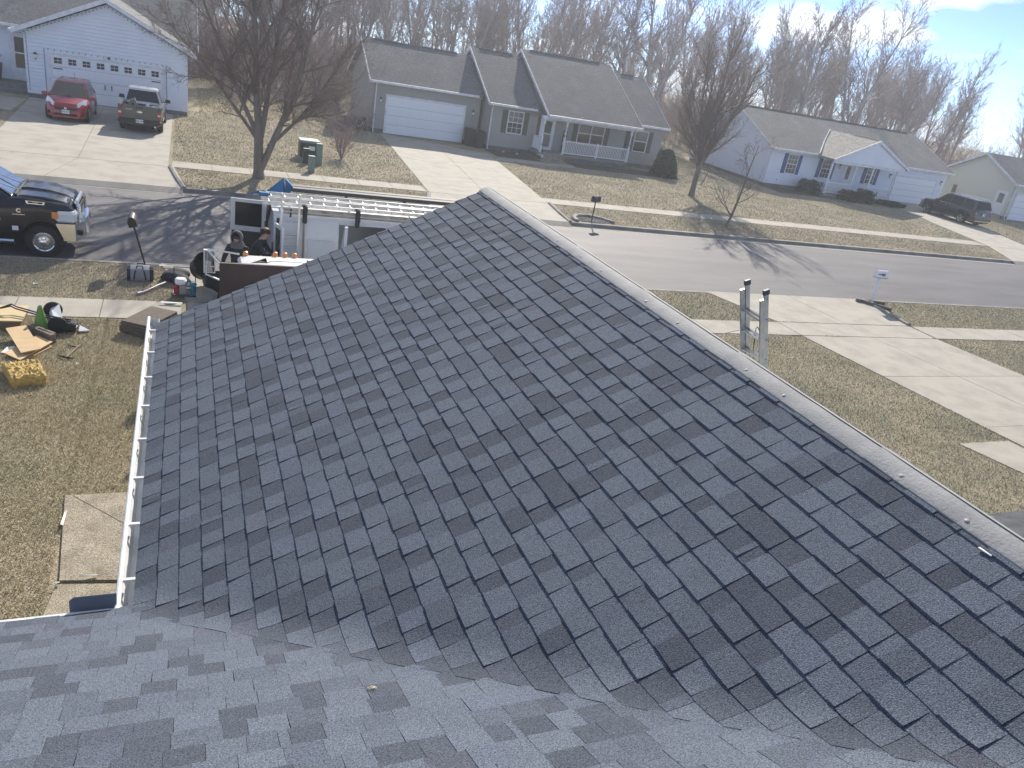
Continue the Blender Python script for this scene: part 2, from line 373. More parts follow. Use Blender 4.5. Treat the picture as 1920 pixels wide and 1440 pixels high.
def cellmesh(name, idx, parent):
    V, Fc, T = [], [], []
    for i in idx:
        _, v, f, t, _c = CELLS[i]; o = len(V); V += v; Fc += [tuple(k+o for k in q) for q in f]; T += [t]*sum(len(q) for q in f)
    me = bpy.data.meshes.new(name); o = home.location
    me.from_pydata([(p[0]-o[0], p[1]-o[1], p[2]-o[2]) for p in V], [], Fc)
    at = me.color_attributes.new('tone', 'FLOAT_COLOR', 'CORNER'); at.data.foreach_set('color', [c for t in T for c in (*t, 1)])
    me.materials.append(MATS['shingle']); return link(name, me, parent)
for i in order[:300]: cellmesh('shingle', [i], roof)
stuff(cellmesh('shingle_field', order[300:], roof))
EXP = .1428*math.cos(math.atan(SL))
# back slope of the wing, facing the neighbour: plain courses
B_ = MB(); mk('shingle_plain', (.06,.066,.076), .93, col2=(.035,.038,.045), vs=5, lo=.42, hi=.58, fine=.4, fs=300)
for c in range(nc):
    x0 = XE+2*RUN+.012-c*EXP; z0 = ZE+SL*(c*EXP)
    B_.add([(x0,YF+.01,z0+.012),(x0-EXP-.02,YF+.01,z0+SL*EXP+.012),(x0-EXP-.02,YC-c*EXP,z0+SL*EXP+.012),(x0,YC-c*EXP,z0+.012),(x0,YF+.01,z0),(x0,YC-c*EXP,z0)], [(0,1,2,3),(0,3,5,4)])
em = .1428*math.cos(math.atan(SM))
for c in range(int((YC-YM)/em)):
    y0 = YC+.012-c*em; z0 = ZE+SM*(c*em); xa, xb = XE+2*RUN-(YC-y0)*SM/SL, XE+2*RUN-(YC-y0+em)*SM/SL
    B_.add([(xa,y0,z0+.012),(12,y0,z0+.012),(12,y0-em-.02,z0+SM*em+.012),(xb,y0-em-.02,z0+SM*em+.012),(xa,y0,z0),(12,y0,z0)], [(0,1,2,3),(0,1,5,4)])
bs_ = B_.build('shingle_course', MATS['shingle_plain'], roof); stuff(bs_)
# rake edge metal, front
MB().prism([(XE,YF+.004,ZE-.03),(XR,YF+.004,ZR-.03),(XR,YF+.004,ZR-.003),(XE,YF+.004,ZE-.003)], (0,.008,0)).build('drip_edge', MATS['flashing'], home)
# ridge vent sections with cap nails
y = YF+.03; k = 0
while y > YC-RUN*SL/SM-.4:
    y1 = y-1.22; b = MB(); hw = .118
    def vring(yy, up): return [(XR+s*hw*q, yy, ZR-SL*hw*q+hh+up) for s, q, hh in ((-1,1.0,.0),(-1,1.0,.016),(-1,.92,.02),(-1,.5,.021),(-1,.16,.016),(0,0,.008),(1,.16,.016),(1,.5,.021),(1,.92,.02),(1,1.0,.016),(1,1.0,.0))]
    n = 8; rings = [vring(y+(y1-y)*i/n, (.004 if i == 0 else 0)+rng.uniform(-.001,.001)) for i in range(n+1)]
    b.loft(rings); v = b.build('ridge_vent', MATS['ridge_vent'], home, smooth=True)
    MB().box(XR-.002, y1+.01, ZR+.007, XR+.002, y-.01, ZR+.0115).build('crease', MATS['vent_cap'], v)
    for i in range(3):
        yy = y-.2-.4*i+rng.uniform(-.05,.05); q = .72
        for s in (-1, 1):
            if rng.random() < .3: continue
            M = Matrix.Translation((XR+s*hw*q, yy, ZR-SL*hw*q+.0205)) @ Matrix.Rotation(s*math.atan(SL), 4, 'Y')
            MB().lathe([(.010,0),(.010,.003),(.004,.0045)], 10, M).build('nail_cap', MATS['vent_cap_red' if rng.random() < .3 else 'vent_cap'], v)
    y = y1; k += 1
# gutter on the left eave: trough, rolled lip, hangers
g = MB(); t = .004
prof = [(XE+.008,-.02),(XE+.008,-.125),(XE-.06,-.13),(XE-.08,-.09),(XE-.1,-.055),(XE-.104,-.012)]
inner = [(p[0]+(t if i > 1 else -t), p[1]+(t if 1 <= i <= 2 else 0)) for i, p in enumerate(prof)]
loop = prof+inner[::-1]
g.loft([[(x, YC-.06, ZE+z) for x, z in loop], [(x, YF+.2, ZE+z) for x, z in loop]])
gut = g.build('gutter', MATS['gutter_white'], home)
MB().tube([(XE-.097, YC-.08, ZE-.008), (XE-.097, YF+.2, ZE-.008)], .017, 8).build('gutter_lip', MATS['gutter_white'], gut, smooth=True)
MB().poly([(x, YF+.2, ZE+z) for x, z in prof]).build('end_cap', MATS['gutter_white'], gut)
yy = YC+.28
while yy < YF+.2:
    MB().box(XE-.1, yy-.012, ZE-.012, XE+.012, yy+.012, ZE+.004).prism([(XE-.075,yy-.008,ZE-.014),(XE-.045,yy-.008,ZE-.014),(XE-.065,yy-.008,ZE-.07)], (0,.016,0)).build('gutter_hanger', MATS['gutter_white'], gut); yy += .585
# eave of the main slope: white drip edge, and the bent flashing lying at the inner corner
MB().box(-9, YC+.012, ZE-.035, XE-.1, YC+.034, ZE-.004).build('drip_edge', MATS['gutter_white'], home)
MB().prism([(-.63,YC+.04,ZE-.03),(XE-.1,YC+.04,ZE-.03),(XE-.1,YC+.075,ZE+.07),(-.61,YC+.075,ZE+.07),(-.635,YC+.07,ZE+.05)], (0,.003,0)).build('flashing', MATS['flashing'], home)
# litter on the roof
tw = MB(); pts = [Vector((.72,2.35,0))+Vector((.022*math.sin(i*1.1),.016*math.cos(i*1.7),0))*(1-.05*i) for i in range(9)]
tw.tube([(p.x, p.y, surf(p.x, p.y)+.016) for p in pts], .0016, 5)
tag(tw.build('wood_shaving', mk('straw', (.7,.6,.4), .8)), 'curled pale wood shaving lying on the shaded foreground shingles', 'shaving')
px, py = 2.86, 1.55
tag(MB().box(-.006,-.03,0,.006,.03,.004, RZ(.1,(3.13,1.66,surf(3.13,1.66)+.012))).build('paper_scrap', MATS['paper_scrap']), 'small white paper scrap on shingles beside the ridge vent', 'scrap')
# extension ladder behind the ridge, leaning on the far eave
lad = thing('extension_ladder', (8.28, 7.75, 0), 'aluminium extension ladder with dark end caps rising behind the ridge', 'ladder')
mk('ladder_rail', (.36,.40,.44), .35, metal=.8, col2=(.28,.31,.35), vs=12); mk('cap_blue', (.03,.05,.09), .6)
LB = Vector((8.28,0,0)); LD = Vector((-.3577,0,1)).normalized(); LN = Vector((1,0,.3577)).normalized()
def lp(s, y, n=0): q = LB+LD*s+LN*n; return (q.x, y, q.z)
top = 3.83/LD.z
for yy, sgn in ((7.95,1),(7.55,-1)):
    for nn, e_, nm in ((-.035, top-.1, 'rail'), (.035, top, 'fly_rail')):
        y2 = yy+sgn*.012*(nn < 0); b = MB(); hw, ht = .032, .013
        b.loft([[lp(s,y2-ht,nn-hw),lp(s,y2+ht,nn-hw),lp(s,y2+ht,nn+hw),lp(s,y2-ht,nn+hw)] for s in (0 if nn < 0 else .9, e_)])
        r_ = b.build(nm, MATS['ladder_rail'], lad)
        if nn > 0: MB().loft([[lp(s,y2-.02,nn-.042),lp(s,y2+.02,nn-.042),lp(s,y2+.02,nn+.042),lp(s,y2-.02,nn+.042)] for s in (e_-.05,e_+.02)]).build('end_cap', MATS['cap_blue'], r_)
    for s in np.arange(.3, top-.1, .305):
        MB().lathe([(.008,0),(.008,.004)], 8, Matrix.Translation(lp(s, yy-sgn*.0 -.02 if sgn < 0 else yy+.016, .04)) @ Matrix.Rotation(rad(90),4,'X')).build('rivet', MATS['cap_blue'], lad)
for s in np.arange(.3, top-.12, .305):
    MB().tube([lp(s,7.55,.035),lp(s,7.95,.035)], .019, 6).build('rung', MATS['aluminium'], lad)
    MB().tube([lp(s,7.55,-.035),lp(s,7.95,-.035)], .017, 6).build('rung', MATS['aluminium'], lad)
rp_ = MB(); rp_.tube([lp(top-.62,7.75,.06), lp(top-.66,7.8,.07), lp(top-1.0,7.83,.05), lp(top-1.6,7.84,.05)], .006, 5); rp_.tube([lp(top-.62,7.75,.06), lp(top-.7,7.7,.07), lp(top-1.6,7.69,.05)], .006, 5)
rp_.build('rope', MATS['black_plastic'], lad)
# air hose from the ladder over the ridge
h = MB(); pts = [(7.1,8.0,3.12),(7.0,8.4,2.86),(6.5,8.2,ZR-SL*(6.5-XR)+.03),(5.2,6.0,ZR-SL*(5.2-XR)+.03),(4.2,4.4,ZR-SL*(4.2-XR)+.03),(4.0,4.0,ZR-SL*(4.0-XR)+.03)]
sm = []
for i in range(len(pts)-1):
    for t_ in (0,.33,.66): sm.append(tuple(pts[i][k]*(1-t_)+pts[i+1][k]*t_ for k in range(3)))
h.tube(sm+[pts[-1]], .005, 6); tag(h.build('air_hose', mk('hose_grey', (.5,.5,.48), .5), smooth=True), 'thin grey air hose trailing from the ladder behind the ridge', 'hose')
# ------------------------------------------------------------------ house building kit (world coordinates)
def laps(h, poly, to, mat, pitch=.165):
    "lapped boards over a convex (u,z) outline; to(u,z,out) gives the world point"
    z0, z1 = min(p[1] for p in poly), max(p[1] for p in poly); b = MB(); n = len(poly)
    def ext(z):
        us = []
        for i in range(n):
            (u0, a), (u1, c) = poly[i], poly[(i+1) % n]
            if min(a, c)-1e-9 <= z <= max(a, c)+1e-9: us += [u0, u1] if abs(a-c) < 1e-9 else [u0+(u1-u0)*(z-a)/(c-a)]
        return min(us), max(us)
    z = z0
    while z < z1-.03:
        zt_ = min(z+pitch, z1-.004); l0, r0 = ext(z+.001); l1, r1 = ext(zt_)
        zz = z+.034; b.add([to(l0,zz,.036), to(r0,zz,.036), to(r1,zt_,.016), to(l1,zt_,.016), to(l0,zz,.001), to(r0,zz,.001), to(r1,zt_,.001), to(l1,zt_,.001)], [(0,1,2,3),(0,4,5,1),(3,2,6,7)]); z += pitch
    return b.build('siding', MATS[mat], h)
def siding_wall(h, pts, mat, d, name='wall'):
    w_ = MB().prism(pts, d).build(name, MATS[mat], h); zb = min(p[2] for p in pts)
    if abs(d[0]) > .5:
        x0, x1 = pts[0][0], pts[0][0]+d[0]; yf_ = min(p[1] for p in pts); zf = max(p[2] for p in pts if abs(p[1]-yf_) < .01)
        laps(h, [(p[1],p[2]) for p in pts], lambda u, z, o: (x0-o,u,z), mat); laps(h, [(x0,zb),(x1,zb),(x1,zf),(x0,zf)], lambda u, z, o: (u,yf_-o,z), mat)
    elif abs(d[1]) > .05:
        y0 = pts[0][1]; laps(h, [(p[0],p[2]) for p in pts], lambda u, z, o: (u,y0-o,z), mat)
    return w_
def roof_slab(h, pts, mat, th=.12, name='roof'):
    "pts: roof surface quad; thickness straight down"
    return MB().prism([(p[0],p[1],p[2]-th) for p in pts], (0,0,th)).build(name, MATS[mat], h)
def window(h, x0, x1, z0, z1, y, cols=1, rows=2, shut=None, sw=.36, fr=.06, glass='glass_room', muntin=0, pull=0):
    "front window in a wall facing -y at y"
    b = MB(); d = .06; y = y-.026
    b.box(x0-fr,y-d,z0-fr,x0,y,z1+fr); b.box(x1,y-d,z0-fr,x1+fr,y,z1+fr); b.box(x0,y-d,z0-fr,x1,y,z0); b.box(x0,y-d,z1,x1,y,z1+fr)
    for i in range(1, cols): xm = x0+(x1-x0)*i/cols; b.box(xm-fr/2,y-d+.006,z0,xm+fr/2,y,z1)
    for j in range(1, rows): zm = z0+(z1-z0)*j/rows; b.box(x0,y-d+.012,zm-.025,x1,y,zm+.025)
    win = b.build('window', MATS['white_paint'], h)
    for i in range(cols):
        for j in range(rows):
            a0, a1 = x0+(x1-x0)*i/cols, x0+(x1-x0)*(i+1)/cols; c0, c1 = z0+(z1-z0)*j/rows, z0+(z1-z0)*(j+1)/rows
            MB().box(a0+.01,y-.018,c0+.01,a1-.01,y-.004,c1-.01).build('pane', MATS[glass if j else 'glass_dark'], win)
            if muntin:
                q = MB()
                for k in range(1, muntin): xm = a0+(a1-a0)*k/muntin; q.box(xm-.011,y-.028,c0+.02,xm+.011,y-.019,c1-.02)
                for k in range(1, 2): zm = c0+(c1-c0)*k/2; q.box(a0+.02,y-.0275,zm-.011,a1-.02,y-.0195,zm+.011)
                q.build('muntin', MATS['white_paint'], win)
    if shut:
        for a in (x0-fr-sw-.01, x1+fr+.01):
            s = MB(); s.box(a,y-.03,z0-.05,a+sw,y,z1+.05)
            for k in range(12): zz = z0+(z1-z0)*(k+.5)/12; s.box(a+.05,y-.04,zz-.03,a+sw-.05,y-.031,zz+.02)
            s.build('shutter', MATS[shut], h)
    return win
def garage_door(h, x0, x1, z0, z1, y, n=4, cols=8, lights=0, trim='white_trim'):
    y = y-.032
    b = MB(); b.box(x0-.11,y-.04,z0,x0,y,z1+.11); b.box(x1,y-.04,z0,x1+.11,y,z1+.11); b.box(x0,y-.04,z1,x1,y,z1+.11)
    g_ = b.build('garage_door', MATS[trim], h); hh = (z1-z0)/n; pw = (x1-x0)/cols
    MB().box(x0+.001,y-.006,z0,x1-.001,y-.001,z1-.001).build('door_backing', MATS['dark_under'], g_)
    for i in range(n):
        p = MB(); za, zb = z0+i*hh+.006, z0+(i+1)*hh-.006; p.box(x0+.004,y-.022,za,x1-.004,y-.007,zb)
        for k in range(cols):
            if lights and i == n-1: continue
            p.bbox(x0+k*pw+.07,y-.0285,za+.06,x0+(k+1)*pw-.07,y-.0221,zb-.06,.004)
        p.build('panel', MATS['garage_white'], g_)
        if lights and i == n-1:
            for k in range(cols):
                cx = x0+(k+.5)*pw; a0, a1 = cx-.17, cx+.17; q0, q1 = za+.13, zb-.1
                f_ = MB().box(a0-.04,y-.034,q0-.04,a1+.04,y-.0225,q1+.04).build('window_frame', MATS['white_paint'], g_)
                for ix in range(2):
                    for iz in range(2):
                        MB().box(a0+ix*.175+.004,y-.041,q0+iz*(q1-q0)/2+.012,a0+ix*.175+.16,y-.0345,q0+(iz+1)*(q1-q0)/2-.012).build('pane', MATS['glass_dark'], f_)
    return g_
def lantern(h, x, z, y, lit=False):
    b = MB(); b.box(x-.05,y-.02,z-.08,x+.05,y,z+.14); b.box(x-.015,y-.12,z+.09,x+.015,y-.02,z+.115)
    M = Matrix.Translation((x,y-.12,z-.16)); b.lathe([(.02,-.04),(.035,0),(.07,.22),(.09,.23),(.02,.31)], 6, M)
    l_ = b.build('wall_lantern', MATS['black_iron'], h); MB().lathe([(.042,.02),(.072,.2)], 6, M).build('lantern_glass', MATS['lamp_glass'], l_); return l_
def railing(h, p0, p1, z0, z1, n, name='railing'):
    p0, p1 = Vector(p0), Vector(p1); d = p1-p0; a = math.atan2(d.y, d.x); ln = d.length; M = RZ(a, (p0.x, p0.y, 0))
    r = MB(); r.box(0,-.045,z1-.07,ln,.045,z1,M); r_ = r.build(name, MATS['white_paint'], h); MB().box(0,-.03,z0,ln,.03,z0+.06,M).build('bottom_rail', MATS['white_paint'], r_)
    for i in range(n):
        t_ = (i+.5)/n*ln; MB().box(t_-.018,-.018,z0+.06,t_+.018,.018,z1-.07,M).build('baluster', MATS['white_paint'], r_)
    return r_
def post(h, x, y, z0, z1, turned=True):
    b = MB(); s_ = .055
    b.box(x-s_,y-s_,z0,x+s_,y+s_,z0+.95)
    if turned:
        b.lathe([(.055,.95),(.034,1.05),(.04,1.2),(.04,z1-z0-.45),(.03,z1-z0-.38),(.055,z1-z0-.32)], 8, Matrix.Translation((x,y,z0))); b.box(x-s_,y-s_,z1-.32,x+s_,y+s_,z1)
    else: b.box(x-s_+.008,y-s_+.008,z0+.95,x+s_-.008,y+s_-.008,z1)
    return b.build('porch_post', MATS['white_paint'], h)
def gutter_line(h, x0, x1, y, z, name='gutter'): return MB().box(x0,y-.11,z-.13,x1,y,z-.005).build(name, MATS['white_trim'], h)
def downspout(h, x, y, z0, z1):
    return MB().tube([(x,y-.2,z1),(x,y-.14,z1-.12),(x,y-.06,z1-.3),(x,y-.06,z0+.15),(x,y-.18,z0+.05)], .045, 4).build('downspout', MATS['white_trim'], h)
def rake(h, p0, p1, mat='white_trim', w_=.17, th=.03, out=(-1,0,0)):
    o = Vector(out)*th; return MB().prism([(p0[0],p0[1],p0[2]-w_),(p1[0],p1[1],p1[2]-w_),(p1[0],p1[1],p1[2]+.015),(p0[0],p0[1],p0[2]+.015)], o).build('rake_board', MATS[mat], h)
mk('soffit', (.6,.61,.62), .7)

# ------------------------------------------------------------------ grey house with three stepped gables
G = thing('grey_house', (20, 51, 0), 'grey sided house with stepped gables, white garage door and railed front porch', 'house')
YR = 51.8
secs = [('A',10.05,17.2,47.95,3.03,5.15,48.32,10.4),('B',17.2,20.75,46.7,2.84,5.66,47.08,17.45),('C',20.75,27.6,45.5,2.72,6.10,47.08,20.95),('D',27.6,30.5,46.8,2.84,5.66,47.08,27.6)]
for nm, x0, x1, ye, ze, zr, yw, xw in secs:
    sl_ = (zr-ze)/(YR-ye); yb = YR+(YR-ye)*.97
    r_ = roof_slab(G, [(x0,ye,ze),(x1,ye,ze),(x1,YR,zr),(x0,YR,zr)], 'roof_grey')
    roof_slab(G, [(x0,YR,zr),(x1,YR,zr),(x1,yb,ze),(x0,yb,ze)], 'roof_grey')
    a, c = x0+(.6 if nm != 'D' else 1.0), x1-(.9 if nm != 'B' else .6)
    MB().prism([(a,YR-.16,zr-.16*sl_+.005),(a,YR,zr+.05),(a,YR+.16,zr-.16*sl_+.005)], (c-a,0,0)).build('ridge_vent', MATS['ridge_dark'], r_)
    xr = x1-.28 if nm in 'CD' else x1
    body = [(xw,yw,.25),(xw,2*YR-yw,.25),(xw,2*YR-yw,ze+(yw-ye)*sl_-.14),(xw,YR,zr-.14),(xw,yw,ze+(yw-ye)*sl_-.14)]
    siding_wall(G, body, 'grey_siding', (min(xr,x1)-xw,0,0))
    MB().box(xw+.02,yw+.03,0,xr-.02,2*YR-yw-.03,.25).build('foundation', MATS['foundation'], G)
    gutter_line(G, x0+.02, x1-(.02 if nm in 'CD' else .3), ye, ze)
    MB().box(x0+.05,ye,ze-.15,x1-.05,yw-.01,ze-.125).build('soffit', MATS['soffit'], G)
    rake(G, (x0,ye,ze), (x0,YR,zr)); rake(G, (x0,YR,zr), (x0,yb,ze))
    if nm == 'D' or nm == 'C': rake(G, (x1,ye,ze), (x1,YR,zr), out=(1,0,0))
garage_door(G, 11.25, 16.15, .03, 2.2, 48.32); lantern(G, 10.82, 1.95, 48.32); lantern(G, 16.75, 1.95, 48.32)
downspout(G, 10.5, 48.3, 0, 2.95); downspout(G, 17.55, 47.06, 0, 2.78)
window(G, 18.72, 19.68, 1.18, 2.45, 47.08, shut='shutter_green', muntin=3, glass='glass_room')
window(G, 23.75, 25.6, 1.1, 2.4, 47.08, cols=2, shut='shutter_green')
window(G, 28.05, 29.0, 1.1, 2.38, 47.08, shut='shutter_green')
# porch
MB().box(20.42,45.62,.28,27.0,47.06,.42).build('porch_deck', MATS['deck'], G); MB().box(20.52,45.72,.02,26.9,47.05,.28).build('porch_skirt', MATS['foundation'], G)
for i, (z0, y0) in enumerate(((.02,45.05),(.15,45.33))): MB().box(20.55,y0,0,22.1,45.62-.002*i,z0+.13).build('step', MATS['concrete_old'], G)
MB().box(20.42,45.58,2.42,27.05,45.76,2.62).build('porch_beam', MATS['white_trim'], G)
for x in (20.62, 22.2, 26.95): post(G, x, 45.68, .42, 2.45)
railing(G, (22.26,45.68), (24.6,45.68), .5, 1.3, 20); railing(G, (24.66,45.68), (26.9,45.68), .5, 1.3, 19); MB().box(24.58,45.63,.42,24.68,45.73,1.36).build('railing_post', MATS['white_paint'], G)
railing(G, (20.62,47.05), (20.62,45.75), .5, 1.3, 11)
d_ = MB().box(20.98,47.03,.42,22.0,47.075,2.42).build('front_door', MATS['white_paint'], G)
MB().box(21.15,47.01,.55,21.83,47.029,2.3).build('storm_door', MATS['white_trim'], d_); MB().box(21.22,46.995,1.45,21.76,47.009,2.2).build('pane', MATS['glass_dark'], d_); MB().box(21.22,46.995,.62,21.76,47.009,1.38).build('pane', MATS['glass_room'], d_)
MB().lathe([(.06,0),(.07,.03),(.03,.06)], 10, Matrix.Translation((22.5,46.3,2.5))).build('porch_light', MATS['lamp_glass'], G)
MB().box(20.75,45.5,2.45,27.3,47.05,2.47).build('porch_ceiling', MATS['soffit'], G)
sg = thing('porch_sign', (22.75,46.9,.42), 'tall dark porch sign with white letters beside the front door', 'sign')
MB().box(-.14,-.03,0,.14,.03,1.35,Matrix.Translation((0,0,0))).build('board', mk('sign_board', (.05,.048,.045), .8), sg, world=False)
for i, ch in enumerate('HOME'): text(ch, .3, Matrix.Translation((0,-.035,1.17-i*.31)) @ Matrix.Rotation(rad(90),4,'X'), MATS['white_paint'], sg)
st = thing('toy_scooter', (20.55,45.25,.15), 'small white and black toy leaning at the foot of the porch steps', 'toy')
MB().lathe([(.09,-.02),(.12,-.01),(.12,.01),(.09,.02)], 14, Matrix.Translation((0,-.25,.12)) @ Matrix.Rotation(rad(90),4,'Y')).build('wheel', MATS['white_paint'], st, world=False)
MB().tube([(0,-.25,.12),(0,-.1,.5),(0,-.05,.8)], .025, 6).tube([(-.18,-.05,.8),(.18,-.05,.8)], .02, 6).build('handlebar', MATS['black_plastic'], st, world=False); MB().box(-.07,-.2,.1,.07,.3,.14).build('deck', MATS['white_paint'], st, world=False)
for i, (x, y_, lb) in enumerate(((16.45,47.5,'dark wheeled bin beside the grey garage wall, nearer the garage door'),(17.0,47.15,'dark wheeled bin in the corner of the grey garage wall, nearer the downspout'))):
    t_ = thing('wheelie_bin', (x,y_,0), lb, 'bin', 'bins by the grey garage')
    MB().loft([[(-s,-s*1.1,z),(s,-s*1.1,z),(s,s*1.1,z),(-s,s*1.1,z)] for s, z in ((.22,.04),(.29,.95))]).build('body', mk('bin_black', (.022,.024,.026), .6), t_, world=False)
    MB().loft([[(-.31,-.36,.95),(.31,-.36,.95),(.31,.36,.95),(-.31,.36,.95)],[(-.3,-.33,1.0),(.3,-.33,1.0),(.28,.34,1.06),(-.28,.34,1.06)]]).build('lid', MATS['bin_black'], t_, world=False)
    for s in (-1,1): MB().lathe([(.1,-.025),(.11,0),(.1,.025)], 12, Matrix.Translation((s*.25,.3,.11)) @ Matrix.Rotation(rad(90),4,'Y')).build('wheel', MATS['rubber'], t_, world=False)
for k, (x, y_) in enumerate(((18.4,46.3),(19.3,46.2))):
    tag(MB().lathe([(.0,0),(.09,.01),(.11,.07),(.06,.13),(0,.15)], 9, Matrix.Translation((x,y_,0)) @ Matrix.Rotation(.4*k+.2,4,'X')).build('pale_stone', mk('stone', (.4,.38,.35), .9), smooth=True), ('rounded pale stone in the soil bed under the window, left','rounded pale stone in the soil bed under the window, right')[k], 'stone')
# hose reel against the left gable
hr = thing('hose_reel', (9.85,48.7,0), 'dark garden hose reel with coiled pale hose at the grey house corner', 'hose reel')
MB().bbox(-.3,-.2,0,.3,.25,.75,.05).build('case', MATS['black_plastic'], hr, world=False)
q = MB()
for k in range(3): q.tube([(-.15+.18*math.cos(a),-.24-.02*k,.45+.22*math.sin(a)) for a in np.linspace(0,6.28,18)], .02, 5)
q.build('coil', MATS['white_trim'], hr, world=False)
wood = thing('firewood_stack', (8.9,55.5,0), 'dark stack of firewood behind the grey garage corner', 'firewood')
rg = random.Random(4)
for i in range(7):
    for j in range(10): MB().tube([(-.8+.23*i+.1*(j%2),-.35,.12+.16*j),(-.8+.23*i+.1*(j%2)+rg.uniform(-.02,.02),.35,.12+.16*j)], rg.uniform(.07,.1), 7).build('log', MATS['bark'], wood, world=False)

# ------------------------------------------------------------------ white house, left, gable to the street
Wl = thing('white_gable_house', (-3.5, 50, 0), 'white sided house with gabled double garage and small door windows', 'house')
siding_wall(Wl, [(-7.1,45.4,.2),(.1,45.4,.2),(.1,45.4,2.98),(-3.5,45.4,4.72),(-7.1,45.4,2.98)], 'white_siding', (0,7,0))
MB().box(-7.08,45.42,0,.08,52,.2).build('foundation', MATS['foundation'], Wl)
zt = lambda x: 5.0-abs(x+3.5)*.485
for a, c in ((-7.55,-3.5),(.55,-3.5)): roof_slab(Wl, [(a,45.05,zt(a)),(c,45.05,5.0),(c,52.2,5.0),(a,52.2,zt(a))], 'roof_grey')
for a in (-7.55,.55): rake(Wl, (a,45.05,zt(a)), (-3.5,45.05,5.0), w_=.2, out=(0,-1,0))
MB().box(-7.55,45.06,2.86,-7.1,45.4,2.88).box(.1,45.06,2.86,.55,45.4,2.88).build('soffit', MATS['soffit'], Wl)
for x in (-7.66,.55): MB().box(x,45.1,zt(.55)-.13,x+.11,48 if x < 0 else 51,zt(.55)-.01).build('gutter', MATS['white_trim'], Wl)
garage_door(Wl, -6.02, -1.12, .02, 2.12, 45.4, lights=1)
for x in (-5.95,-1.6): MB().box(x,45.32,1.48,x+.42,45.338,1.53).build('hinge_strap', MATS['black_iron'], Wl)
for x in (-3.72,-3.42): MB().box(x-.02,45.305,.78,x+.02,45.338,1.02).build('door_handle', MATS['black_iron'], Wl)
lantern(Wl, -6.65, 1.98, 45.4); MB().lathe([(.05,0),(.06,.06)], 8, Matrix.Translation((-3.5,45.36,2.3)) @ Matrix.Rotation(rad(90),4,'X')).build('motion_sensor', MATS['black_plastic'], Wl)
# string of small bulbs round door and eaves
def bulbs(pts, n):
    for i in range(n):
        t_ = i/(n-1)*(len(pts)-1); k = min(int(t_), len(pts)-2); u = t_-k
        p = Vector(pts[k])*(1-u)+Vector(pts[k+1])*u
        B2.lathe([(.0,-.05),(.022,-.03),(.012,.02)], 5, Matrix.Translation(p))
B2 = MB(); bulbs([(-6.28,45.36,.4),(-6.28,45.36,2.34),(-.9,45.36,2.34),(-.9,45.36,.5)], 62); bulbs([(-7.2,45.3,2.9),(-3.5,45.3,4.66),(.2,45.3,2.9)], 46); bulbs([(-7.0,45.36,2.9),(-6.98,45.36,.4)], 24)
sb = B2.build('string_lights', MATS['black_plastic'], Wl); stuff(sb)
# main block behind
siding_wall(Wl, [(-18,48.3,.2),(-7.1,48.3,.2),(-7.1,48.3,3.05),(-18,48.3,3.05)], 'white_siding', (0,9,0))
siding_wall(Wl, [(.1,52,.2),(.1,57.3,.2),(.1,57.3,3.05),(.1,52.9,5.35),(.1,52,4.9)], 'white_siding', (-.1,0,0))
rr = roof_slab(Wl, [(-18.4,47.7,3.08),(.62,47.7,3.08),(.62,52.9,5.75),(-18.4,52.9,5.75)], 'roof_grey'); roof_slab(Wl, [(-18.4,52.9,5.75),(.62,52.9,5.75),(.62,58,3.08),(-18.4,58,3.08)], 'roof_grey')
rake(Wl, (.62,47.7,3.08), (.62,52.9,5.75), out=(1,0,0)); gutter_line(Wl, -18.4, -7.6, 47.7, 3.08)
MB().box(-8.2,48.2,.4,-7.2,48.29,2.6).build('front_door', MATS['white_trim'], Wl); MB().box(-7.95,48.18,1.0,-7.3,48.199,2.45).build('door_glass', MATS['glass_dark'], Wl); MB().box(-7.95,48.172,1.68,-7.3,48.179,1.74).build('door_rail', MATS['white_paint'], Wl)
MB().box(-12,46.6,.02,-7.12,48.28,.38).build('porch_deck', MATS['foundation'], Wl); MB().box(-9.5,46.0,0,-7.12,46.59,.19).build('step', MATS['foundation'], Wl)
b_ = thing('porch_planter', (-8.75,47.5,.38), 'dark tall planter beside the white house front door', 'planter')
MB().loft([[(-s,-s,z),(s,-s,z),(s,s,z),(-s,s,z)] for s, z in ((.2,0),(.28,.75),(.3,.8))]).build('pot', MATS['black_plastic'], b_, world=False)
q = MB(); rg = random.Random(8)
for k in range(40): a = rg.uniform(0,6.28); q.tube([(0,0,.75),(.2*math.cos(a),.2*math.sin(a),1.0),(.4*math.cos(a)*rg.random(),.4*math.sin(a)*rg.random(),1.0+rg.random()*.35)], .012, 4)
q.build('stems', MATS['twig'], b_, world=False)

# ------------------------------------------------------------------ white house with blue shutters, right
Wr = thing('white_ranch_house', (48, 50, 0), 'white ranch house with blue shutters and gabled front porch', 'house')
ye, ze, yr, zr, yw = 45.6, 2.76, 50.9, 5.05, 46.0; sl_ = (zr-ze)/(yr-ye); yb = 2*yr-ye
r_ = roof_slab(Wr, [(38.55,ye,ze),(57.35,ye,ze),(57.35,yr,zr),(38.55,yr,zr)], 'roof_grey'); roof_slab(Wr, [(38.55,yr,zr),(57.35,yr,zr),(57.35,yb,ze),(38.55,yb,ze)], 'roof_grey')
MB().prism([(39.2,yr-.16,zr-.06),(39.2,yr,zr+.06),(39.2,yr+.16,zr-.06)], (17.2,0,0)).build('ridge_vent', MATS['ridge_dark'], r_)
siding_wall(Wr, [(38.85,yw,.2),(38.85,2*yr-yw,.2),(38.85,2*yr-yw,ze+.03),(38.85,yr,zr-.14),(38.85,yw,ze+.03)], 'white_siding', (18.1,0,0)); MB().box(38.88,yw+.03,0,56.92,2*yr-yw-.03,.2).build('foundation', MATS['foundation'], Wr)
